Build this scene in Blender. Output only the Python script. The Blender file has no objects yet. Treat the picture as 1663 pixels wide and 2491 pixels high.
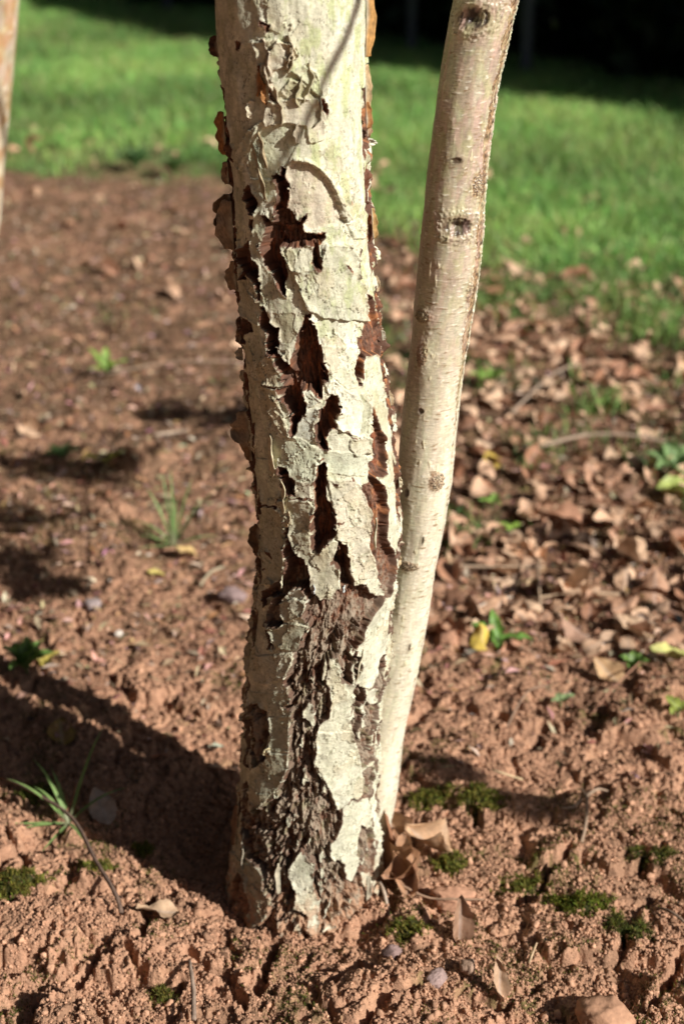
import bpy, math, random
import numpy as np
from mathutils import Vector, Matrix

# ------------------------------------------------------------------ camera, sky, sun, exposure
C = bpy.context.scene.collection
SC = bpy.context.scene
R = math.radians
cam_d = bpy.data.cameras.new("camera")
cam = bpy.data.objects.new("camera", cam_d)
C.objects.link(cam)
cam.location = (0, 0, .85)
cam.rotation_euler = (R(65), 0, 0)
cam_d.sensor_fit = 'VERTICAL'
cam_d.sensor_height = 36
cam_d.lens = 50
cam_d.clip_end = 2000
cam_d.clip_start = .02
cam_d.dof.use_dof = True
cam_d.dof.focus_distance = 1.05
cam_d.dof.aperture_fstop = 5.2
SC.camera = cam
SUN_AZ = math.atan2(.82, -.57)       # x over y, towards the sun
SUN_EL = R(31)
w = bpy.data.worlds.new("World")
SC.world = w
w.use_nodes = True
sky = w.node_tree.nodes.new('ShaderNodeTexSky')
sky.sky_type = 'NISHITA'
sky.sun_disc = False
sky.sun_elevation = SUN_EL
sky.sun_rotation = SUN_AZ
bg = w.node_tree.nodes['Background']
bg.inputs['Strength'].default_value = .05
w.node_tree.links.new(sky.outputs[0], bg.inputs[0])
sl = bpy.data.lights.new("sun", 'SUN')
sl.energy = 5
sl.angle = R(.5)
sl.color = (1, .965, .90)
so = bpy.data.objects.new("sun", sl)
C.objects.link(so)
SV = Vector((math.sin(SUN_AZ) * math.cos(SUN_EL), math.cos(SUN_AZ) * math.cos(SUN_EL), math.sin(SUN_EL)))
so.rotation_euler = SV.to_track_quat('Z', 'Y').to_euler()
so.location = (4, -3, 4)
SC.view_settings.view_transform = 'Standard'
SC.view_settings.look = 'None'
SC.view_settings.exposure = .38
SC.view_settings.gamma = 1

# ------------------------------------------------------------------ noise and mesh helpers
rng = np.random.default_rng(7)
random.seed(7)


def h2(ix, iy, seed):
    a = (ix.astype(np.int64) * 374761393 + iy.astype(np.int64) * 668265263 + seed * 1274126177) & 0xffffffff
    a = ((a ^ (a >> 13)) * 1274126177) & 0xffffffff
    a = ((a ^ (a >> 16)) * 2246822519) & 0xffffffff
    return ((a ^ (a >> 15)) & 0xffffff).astype(np.float32) / 16777216.


def vn(x, y, seed=0):
    """gradient noise, about -1..1"""
    x = np.asarray(x, np.float32); y = np.asarray(y, np.float32)
    ix = np.floor(x).astype(np.int32); iy = np.floor(y).astype(np.int32)
    fx = x - ix; fy = y - iy
    u = fx * fx * fx * (fx * (fx * 6 - 15) + 10); v = fy * fy * fy * (fy * (fy * 6 - 15) + 10)

    def g(dx, dy):
        a = h2(ix + dx, iy + dy, seed) * 6.2831853
        return np.cos(a) * (fx - dx) + np.sin(a) * (fy - dy)
    a, b, c, d = g(0, 0), g(1, 0), g(0, 1), g(1, 1)
    return ((a + (b - a) * u) * (1 - v) + (c + (d - c) * u) * v) * 1.5


def fbm(x, y, o=4, seed=0, gain=.5):
    s = 0; a = 1; t = 0
    for k in range(o):
        s = s + a * vn(x * 2.03 ** k + k * 7.3, y * 2.03 ** k - k * 3.1, seed + k * 17)
        t += a; a *= gain
    return s / t * 1.4


def ridged(x, y, o=3, seed=0):
    s = 0; a = 1; t = 0
    for k in range(o):
        s = s + a * (1 - np.abs(vn(x * 2.1 ** k, y * 2.1 ** k, seed + k * 13)) * 1.6)
        t += a; a *= .55
    return s / t


def worley(x, y, seed=0):
    x = np.asarray(x, np.float32); y = np.asarray(y, np.float32)
    ix = np.floor(x).astype(np.int32); iy = np.floor(y).astype(np.int32)
    f1 = np.full(x.shape, 9, np.float32); f2 = f1.copy(); cid = np.zeros(x.shape, np.float32)
    for dx in (-1, 0, 1):
        for dy in (-1, 0, 1):
            px = ix + dx + h2(ix + dx, iy + dy, seed); py = iy + dy + h2(ix + dx, iy + dy, seed + 5)
            d = np.sqrt((px - x) ** 2 + (py - y) ** 2)
            n = d < f1
            f2 = np.where(n, f1, np.minimum(f2, d))
            cid = np.where(n, h2(ix + dx, iy + dy, seed + 9), cid)
            f1 = np.where(n, d, f1)
    return f1, f2, cid


def ss(a, b, x):
    t = np.clip((x - a) / (b - a), 0, 1)
    return t * t * (3 - 2 * t)


def mixc(a, b, t):
    return a + (np.asarray(b, np.float32) - a) * t[..., None]


def make_mesh(name, v, faces, col=None, smooth=True):
    """v (n,3); faces: list of (m,k) int arrays"""
    me = bpy.data.meshes.new(name)
    v = np.ascontiguousarray(v, np.float32)
    me.vertices.add(len(v)); me.vertices.foreach_set('co', v.ravel())
    if not isinstance(faces, list):
        faces = [faces]
    li = np.concatenate([f.ravel() for f in faces]).astype(np.int32)
    tot = np.concatenate([np.full(len(f), f.shape[1], np.int32) for f in faces])
    st = np.concatenate([[0], np.cumsum(tot)[:-1]]).astype(np.int32)
    me.loops.add(len(li)); me.loops.foreach_set('vertex_index', li)
    me.polygons.add(len(tot)); me.polygons.foreach_set('loop_start', st); me.polygons.foreach_set('loop_total', tot)
    me.update(calc_edges=True)
    me.polygons.foreach_set('use_smooth', np.full(len(tot), smooth, bool))
    if col is not None:
        a = me.color_attributes.new('Col', 'FLOAT_COLOR', 'POINT')
        c = np.ones((len(v), 4), np.float32); c[:, :3] = col
        a.data.foreach_set('color', c.ravel())
    me.validate()
    return me


def grid_faces(nr, nc, wrap=False):
    i = np.arange(nr - 1)[:, None] * nc
    j = np.arange(nc if wrap else nc - 1)[None]
    k = (j + 1) % nc
    return np.stack([i + j, i + k, i + nc + k, i + nc + j], -1).reshape(-1, 4)


def obj(name, me, mat, parent=None, loc=None):
    o = bpy.data.objects.new(name, me)
    C.objects.link(o)
    if me is not None and mat is not None and not me.materials:
        me.materials.append(mat)
    if parent is not None:
        o.parent = parent
    if loc is not None:
        o.location = loc
    return o


def tag(o, label, cat, group=None):
    o['label'] = label; o['category'] = cat
    if group:
        o['group'] = group
    return o


def thing(name, label, cat, loc=(0, 0, 0), group=None):
    return tag(obj(name, None, None, None, loc), label, cat, group)


def col_mat(name, rough=.8, spec=.3, bump=((300, .3, .001),), vary=(120, .18), trans=0, trans_col=None):
    m = bpy.data.materials.new(name); m.use_nodes = True
    nt = m.node_tree; N = nt.nodes; L = nt.links
    p = N['Principled BSDF']
    p.inputs['Roughness'].default_value = rough
    p.inputs['Specular IOR Level'].default_value = spec
    at = N.new('ShaderNodeAttribute'); at.attribute_name = 'Col'
    tc = N.new('ShaderNodeTexCoord')
    no = N.new('ShaderNodeTexNoise'); no.inputs['Scale'].default_value = vary[0]; no.inputs['Detail'].default_value = 4
    L.new(tc.outputs['Object'], no.inputs['Vector'])
    mr = N.new('ShaderNodeMapRange'); mr.inputs[1].default_value = .3; mr.inputs[2].default_value = .7
    mr.inputs[3].default_value = 1 - vary[1]; mr.inputs[4].default_value = 1 + vary[1]
    L.new(no.outputs[0], mr.inputs[0])
    mx = N.new('ShaderNodeVectorMath'); mx.operation = 'SCALE'
    L.new(at.outputs['Color'], mx.inputs[0]); L.new(mr.outputs[0], mx.inputs[3])
    L.new(mx.outputs[0], p.inputs['Base Color'])
    prev = None
    for sc, st, di in bump:
        n2 = N.new('ShaderNodeTexNoise'); n2.inputs['Scale'].default_value = sc; n2.inputs['Detail'].default_value = 3
        L.new(tc.outputs['Object'], n2.inputs['Vector'])
        b = N.new('ShaderNodeBump'); b.inputs['Strength'].default_value = st; b.inputs['Distance'].default_value = di
        L.new(n2.outputs[0], b.inputs['Height'])
        if prev:
            L.new(prev.outputs[0], b.inputs['Normal'])
        prev = b
    if prev:
        L.new(prev.outputs[0], p.inputs['Normal'])
    if trans:
        t = N.new('ShaderNodeBsdfTranslucent')
        L.new(mx.outputs[0], t.inputs[0])
        ms = N.new('ShaderNodeMixShader'); ms.inputs[0].default_value = trans
        L.new(p.outputs[0], ms.inputs[1]); L.new(t.outputs[0], ms.inputs[2])
        L.new(ms.outputs[0], N['Material Output'].inputs[0])
    return m


M_BARK = col_mat('birch_bark', .72, .3, ((900, .35, .0008), (260, .25, .0015)), (420, .14))
M_STEM = col_mat('young_birch_bark', .40, .5, ((1100, .25, .0005),), (500, .10))
M_FLAKE = col_mat('peeling_bark', .7, .3, ((500, .4, .001),), (260, .25), trans=.15)
M_SOIL = col_mat('red_soil', .95, .1, ((420, .8, .0022), (1200, .7, .0010)), (160, .2))
M_CRUMB = col_mat('soil_crumb', .95, .1, ((700, .6, .001),), (300, .14))
M_LEAF = col_mat('dead_leaf', .65, .3, ((160, .5, .002),), (120, .22), trans=.12)
M_GREEN = col_mat('green_leaf', .5, .4, ((200, .3, .001),), (100, .2), trans=.3)
M_GRASS = col_mat('grass_blade', .5, .35, (), (20, .2), trans=.3)
M_MOSS = col_mat('moss', .9, .1, (), (300, .3), trans=.15)
M_TWIG = col_mat('twig_bark', .8, .2, ((700, .5, .001),), (200, .25))
M_STONE = col_mat('stone', .85, .25, ((260, .5, .0015),), (90, .15))
M_HEDGE = col_mat('hedge_leaf', .7, .2, (), (8, .3), trans=.1)

FISSURES = [
 (2, "-23.5,748.9 -14.2,746.4 -16.4,740.8 -19.9,739.4 -18.1,744.3 -24.4,744.4"),
 (2, "-49.3,734.5 -43.7,732 -46.9,726.9 -50.1,728.8"),
 (2, "-27.9,719.5 -22.8,719 -22.8,712.6 -26.4,713.1"),
 (2, "-18.9,704.1 -17,703.5 -12.6,697.2 -14.7,695.7 -18.2,699.9"),
 (3, "22.7,699.7 28.6,695.8 31.2,689.9 28.9,687.1 24,690.3 21.4,695.4"),
 (7, "-13.8,653.2 -8.1,651.8 -9.6,647.3 -5.8,639.5 -7.7,631.2 -10.3,624.3 -5.6,622.8 -3.5,617.5 0.7,616 2.9,620.2 7.3,620.5 5.5,616.7 2.9,613.7 3.5,608.3 15.6,607.2 23.6,607.1 22.3,602.9 16.9,598.6 7.2,599 -12.3,597.2 -31.1,597.5 -33,602 -31.2,610 -33.9,618.6 -29.3,618.6 -25.3,614.3 -22.6,615.3 -22.9,624.4 -19.4,630 -18.1,639.9 -22.6,645.7 -18.2,648.9 -14.3,647.6"),
 (6, "-47.9,637.4 -43.2,636.4 -40.5,632.1 -37.3,626.3 -41.9,617.7 -48,617.4 -52.8,620.6 -50.8,624.8 -56.2,626.4 -54.3,634.3"),
 (5, "-71.3,676.9 -67.2,673.6 -69.7,664.3 -64.3,661.2 -70.9,651.2 -94,649.3 -94,657.1 -93.9,663.2 -78.1,670.7"),
 (4, "-47.6,614.3 -42.8,614.9 -44.4,605.4 -47,606.6 -48.8,609.5"),
 (4, "77.7,644.8 97.8,640.9 89.7,632.8 91.6,621.4 72.8,626.2 78.5,633.1 75.3,639.8"),
 (4, "73.4,622.2 80.8,621.3 82.1,612 80.9,607.5 81.5,595.3 67.2,598 74.8,608.5 70.1,617.2"),
 (2, "49.9,627.6 51.3,623.9 49.2,623.8 48.7,626.6"),
 (7, "-51.4,598.4 -47.5,598.3 -48.9,592.8 -46,584.9 -39.5,581.6 -40.4,572.3 -40.4,563.9 -41.4,557 -45.7,555.4 -44.1,561.6 -49.1,571 -54.2,573.9 -56.7,569.7 -67.7,566.8 -62.8,572.8 -65.4,576.6 -72.1,582.1 -68.2,588.7 -55.9,595"),
 (8, "-35.3,600.2 -30.8,609.6 -18.5,609.7 -17.4,596.8 -15.9,588.7 -11.2,581.5 -15.4,569.7 -15.9,561.3 -19.9,563.1 -23.1,568.3 -25.7,573.9 -29.9,578.5 -35.5,583.7 -37.4,591 -38.9,594.9"),
 (6, "-15.3,610.7 3.1,611.1 5,602.1 1,596.5 -7,597.2 -12.9,601.1 -16.3,604.2"),
 (5, "11.5,601.2 16.6,601.3 15.7,595.3 16.8,589.5 16.8,582 11.5,580.2 9,587.3 10.1,595.5"),
 (7, "-41.2,553.6 -36.2,552.6 -36.3,547.5 -33.5,541 -25.9,536.8 -25.9,528.2 -29.5,517.4 -40.7,515.7 -37.4,530.2 -45.7,537.5 -42.9,546.5"),
 (5, "-94.1,549.7 -69.7,554.3 -73.4,546.6 -69,538 -56.7,537.1 -55.1,531.4 -67.1,526.1 -68.5,520.5 -74.2,515.1 -94.4,513.8 -94.2,521.1 -94.4,526.4 -94.1,533.7 -94.2,539 -94,541.8"),
 (8, "-2.1,548.3 5.8,551.6 1.2,546.6 5.9,544 8,536.3 8.3,530.3 11.1,520 10.4,513.8 -17.9,513.4 -12.7,522.4 -9.3,534.6 -4.4,541.5"),
 (5, "60.6,561.8 63.4,557.4 73.4,552.7 75.2,541.8 77.8,532.4 97.2,524.8 82,517.1 72.3,508.9 45.4,514.9 45.4,527.1 53,533.5 55.7,539.1 60,539.1 58.1,550.7"),
 (4, "88.5,576.2 97.5,571.6 97.5,564.7 97.4,552.4 97.2,541.8 97.1,527.5 97.2,518.5 79.2,535.6 85.4,555.2 82.5,566.2"),
 (4, "67.7,603.9 85.9,600.5 76.4,594.8 68.8,596.2"),
 (1.5, "57.5,592.3 59.1,591.2 55,580.1 52.6,571.3 51.6,572.3 54.9,583.5"),
 (1.5, "38.9,584.1 41.3,582.2 44.1,577.6 43.3,575.4 40,579.8"),
 (7, "-39.1,524.9 -27.6,526.5 -29.6,519.3 -24.2,517.3 -19.4,512.6 -17.6,510.1 -13,505.2 -9.1,503.6 -10.3,493.1 -8.2,486.1 -8.4,475.5 -13,469.9 -17.7,465 -19.7,456.7 -25.1,455.6 -23.5,468.9 -25.5,479.4 -33,482.8 -32,490.9 -24.8,494.5 -28.1,503.8 -31.7,512.1 -33.3,517.9"),
 (8, "-18.5,510.9 -14.3,520.7 -11.4,527.8 10.7,527.8 10.2,514.9 14,504.3 13.4,499.9 8.3,499.3 6.8,487.1 3.7,486.3 -0.7,490.7 -4.4,492.4 -11.5,492.1 -14.4,501.6"),
 (8, "12.1,489 19.1,488.1 19.3,481.8 19.6,476.5 16.6,473.2 16,464.3 9.6,460.7 6,455.9 6.9,446.3 2,446.5 -1.6,448.7 -2.7,456 -2.7,465 1.9,470.3 2.7,477.4 8,480.8 8.5,484.4"),
 (5, "48.4,518.9 54.4,518.6 48.6,503.9 46.2,491.1 42.3,491.4 39.7,498.5 37,504.3 40.6,511.6"),
 (6, "52,473.6 55.5,471.8 58.3,462 62.9,451.5 65.9,440.3 62.9,418.4 43.8,423.9 44.3,436 47.7,447.2 44.7,453.4 49,454.3 51.2,462"),
 (4, "82.5,500.9 97,495.8 91.3,480.9 87.2,468.2 86.9,453.3 77.1,458.3 74.9,474.8 77.4,487.8"),
 (4, "-83,451.7 -67.2,456.7 -68.9,438.4 -94.7,415.8 -94.6,425.6"),
 (2, "-51.8,491.4 -42.9,493.1 -31.7,493.2 -31.9,491.6 -43.1,491.5"),
 (1.5, "-2.7,438.7 3.2,439.8 3.1,438.7 -1.8,438.1"),
 (6, "-4.1,435 1.9,436.9 2.1,430.4 -4.7,430.4"),
 (1.5, "14.6,461.3 24.8,460.2 28.4,455.2 34.9,453.6 34.8,452.7 27.2,454.4 24.1,459.4"),
 (6, "-38.2,431 -36.6,429.5 -28.4,427.3 -29.2,421.5 -24.9,421.3 -25.1,411.8 -26.3,407.3 -33.6,406.9 -38,413.1 -37.3,421.8 -40.8,422.9"),
 (9, "-2,435.3 3.4,436.2 2.9,424.1 1,408 5.6,401.3 6.7,390.6 6.3,377 2.6,373.2 -1.6,370.2 -8.1,362.1 -12.2,361.3 -16,366.4 -14.7,382.3 -13.8,394 -9.6,396.3 -9.3,407.8 -8.9,419.1 -5.2,424.9 -4.3,432.4"),
 (4, "-70.6,401.5 -65.7,393.5 -69.6,381.2 -80.8,365.8 -94.9,359.9 -94.9,373.1 -84.5,388.4"),
 (2.5, "-69.1,388.3 -46.8,395 -43.2,401.4 -41.9,401.2 -44.9,394.1 -67,387.4"),
 (8, "-36.9,385.4 -34.8,377 -34.6,367.2 -33.5,360.4 -24.9,356.2 -18.1,350.2 -15.7,342.4 -16.1,330.2 -53.1,321.2 -48.7,326.9 -42,335.1 -39.2,348 -41.6,358.4 -39.7,365.9 -40.3,371.7"),
 (8, "8.5,372 14.4,368.5 17.2,356.3 17.3,346.3 21.6,338.6 24.5,328.9 10.6,330.7 9,348.1 0.6,352.3 4.3,360.3 7.8,369"),
 (6, "41.1,430.4 44.9,434.2 61.6,429.6 60.9,416.4 47.7,417.4 56.1,409.3 58.2,396 61.1,387.2 57.3,368.6 60.6,357.4 68.7,347.3 82.4,342.7 82.8,330.1 74.4,312.9 52,321.6 45.7,338.1 43.1,349 34.6,361.2 35.7,380.7 38.7,390.8 35.7,399.3 31.7,412.5 30.9,415.5 39.2,416.7 41.6,424.6"),
 (2, "6,388.2 11.5,388.2 18.1,388.3 11.4,386.9 5.9,385.8"),
 (2.5, "-80.8,355.6 -70.5,349.6 -69.8,336.6 -73.3,336.2 -77.3,346.9"),
 (1.5, "-64.7,350.8 -59.7,350.7 -55.9,345.9 -57.6,345.3 -62.5,348.6"),
 (2, "-41.5,403.5 -22.7,406.6 -10.2,408.2 -10.4,406.9 -22.8,405.6 -40.3,402.8"),
 (1.5, "7.9,421.1 11.8,420.4 11,418.1 7.1,418.1"),
 (1.5, "23.7,422.8 25.8,422.5 25.7,419.2 23.7,420"),
 (3, "72.4,359 96.2,350.7 96.2,341.9 75.4,352.7"),
]
PAPER = [
 "-94.7,321 -43.6,340.9 -43.3,334.9 -47.3,329.6 -60.5,318.3 -66.8,314.2 -73.4,310.4 -73.4,303.1 -67.4,297.3 -58.2,305.2 -60.5,310.6 -50.2,314.3 -51,310.9 -58.2,297.9 -56.9,292.2 -59.5,288 -59.7,284.8 -54.5,281.6 -51.7,273.2 -51.6,265.8 -46.4,266.7 -45.7,273.3 -47.8,279.9 -53.4,284.1 -52.5,287.6 -42.3,288 -37.9,293.4 -38.4,296.4 -42.3,303.5 -45.2,307.7 -41.7,314.9 -36.2,321.5 -31.6,327.7 -25.8,327.9 -19,323.9 -18,317.9 -18,310.9 -20.9,304.3 -15.1,301.1 -12.3,296.3 -16.8,290.6 -18.5,283.2 -18.3,275.9 -25,271.6 -23.4,265.6 -27.5,254.2 -29.3,248.4 -32.4,243.4 -29.9,236.4 -23.9,228.1 -22.4,225 -69.4,207.2 -87.7,200.7 -94.1,209.5 -79.4,228.9 -77.1,241.2 -94.2,238.9 -94.3,245.5 -89.2,259.1 -88.7,271.4 -94.4,277.3 -94.4,289.2 -84.4,301.3 -94.7,305",
 "-16.9,346.5 9,347.3 9.9,333.1 6.1,327.2 3.9,321.6 -5.2,320.6 -10.2,325.9 -11.9,329.8 -15.8,334.5",
 "21.1,346 41.2,341.6 46.1,334.1 51.3,327.3 58.6,313.3 51.9,313.2 40.6,321.3 35.5,328.8 36.9,333.6 26.3,335",
 "61.4,309.2 96.3,294.6 96.4,285.9 96.5,274 79.1,270.7 76.3,254.8 66.6,250.7 61.9,241 59.6,234.3 57.7,227.4 47.4,231.8 41.3,235.2 31.7,242.4 36.3,245.4 40.6,252.6 38.3,264 33.1,266.5 35.9,276.3 40,283.5 45.1,293.3 55.9,300.9",
 "8.1,267.6 14.2,268.6 17.4,262.4 19.3,257.9 18.6,247.4 19.4,244.1 34.4,239.6 33,232.3 34.7,221.8 12.9,226.5 10.2,241 6.8,245.5 7.2,252.9 7.6,261.4",
 "70.8,331.2 85,325.2 96.4,294.6 76,304.1",
 "-24.8,330.1 -21.6,333.7 -20.4,330.9 -22.5,328.3",
 "-89.3,212.5 -28,239.3 -23.3,227.2 -25,222.4 -31.5,217.5 -22.4,218.6 -19.6,208 -21.4,198.6 -19.9,186.6 -20.5,178.6 -18.9,172.1 -20.8,158.1 -25.7,145.6 -34.2,128.3 -40.2,121.5 -46.6,114.1 -56.1,111.8 -62.5,116.5 -62.8,126.9 -71.8,128.7 -81.4,122.8 -85.5,133.3 -62.1,144.7 -52,154.3 -44.3,163.4 -44,168.1 -37.4,171.7 -40.3,175.2 -43.4,178.6 -42.5,185.7 -40,188.9 -41.9,201.7 -45.6,202.6 -47.1,208.7 -50.7,207.2 -58.4,212.8 -80.1,202.8",
 "-11.5,218.1 -6.2,226.2 -3,225.3 -0.6,213.1 1.2,206.4 -0.8,205.8 -4.2,208.6 -8.7,211.6",
 "12.2,235.6 11.8,240 31.8,236.2 34.4,215.5 31.2,208.6 36.3,199.1 38.3,187.3 44,176.1 49.1,160.2 50.7,152.6 62.2,149.2 87.8,153.2 97.1,142.7 67.7,146.3 54.2,146.4 54.2,125.6 47.4,123.1 39.1,125.4 27.2,119.6 23.5,128 18.6,141.6 15,148.9 7,157.8 3.6,169.3 3.8,182.8 3.3,197.4 7.3,207.3 12.9,213.4 13.1,224.5",
 "45.2,231.8 63.2,224 68,208.1 59,210.8 49,219.2",
 "35.6,118.7 44.6,121.4 53.6,120.1 65.8,113.4 67.6,92.2 33.5,109",
 "96.9,148.8 97,128.4 93.4,99.2 73.6,89.5 67.6,93.3 69.3,111.3 85.6,121.4 97.1,137.9",
 "-67.3,158.1 -62.7,158.2 -57.8,150.3 -61.3,146.3 -66.3,150.5",
 "34.7,123.8 67,108.2 69.4,86.5 62.8,83.5 55.2,93.7 52.5,85.7 49.2,75.6 47.5,65.9 51.7,57.6 46.3,49.7 40.1,43.2 35.8,45.1 33.6,63.9 23.6,70.7 20.9,74.9 22,85 28.1,93.7 31.7,106.4",
 "-12.1,69.6 -5.2,79.5 1,73.9 7,70.2 6.1,59.8 5.7,48 10.3,34.5 13.3,32.8 12,18.6 12.7,1.5 7.9,0.3 2.9,5 3.3,17.1 -1,25.6 -7.9,26.4 -7.5,37.2 -10.2,47.6 -15.2,55.1 -14.5,63.4",
 "17.4,7.9 25.8,4.2 34.9,-8.3 35.8,-14.9 25.3,-12.4 24,-5.1 15.7,0.9",
 "7.1,-2.7 14.8,-1.4 13.2,-11 9.4,-11.6",
 "-93.3,80 -76.5,76.9 -64.8,71.4 -65.7,59.9 -93.1,44.9 -93.1,62.7",
 "-93.1,37.3 -62.9,55.7 -46.1,54.7 -37.5,48 -36.5,37.6 -32.5,32.1 -27.8,30.2 -29.1,18.9 -30.7,9.7 -37,0.7 -46.5,-9.5 -51.4,-3.7 -46.8,10.4 -54.4,23.1 -58.6,35.2 -70.1,33.5",
 "50.6,47.4 85.2,15.5 57.5,27.3",
 "91.4,20.6 97,8.2 77.8,8.7 70,4.6 74.3,19.1",
 "-41.4,-7.8 -32,-4.4 -27.3,-8.8 -37.1,-15.6",
]
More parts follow.
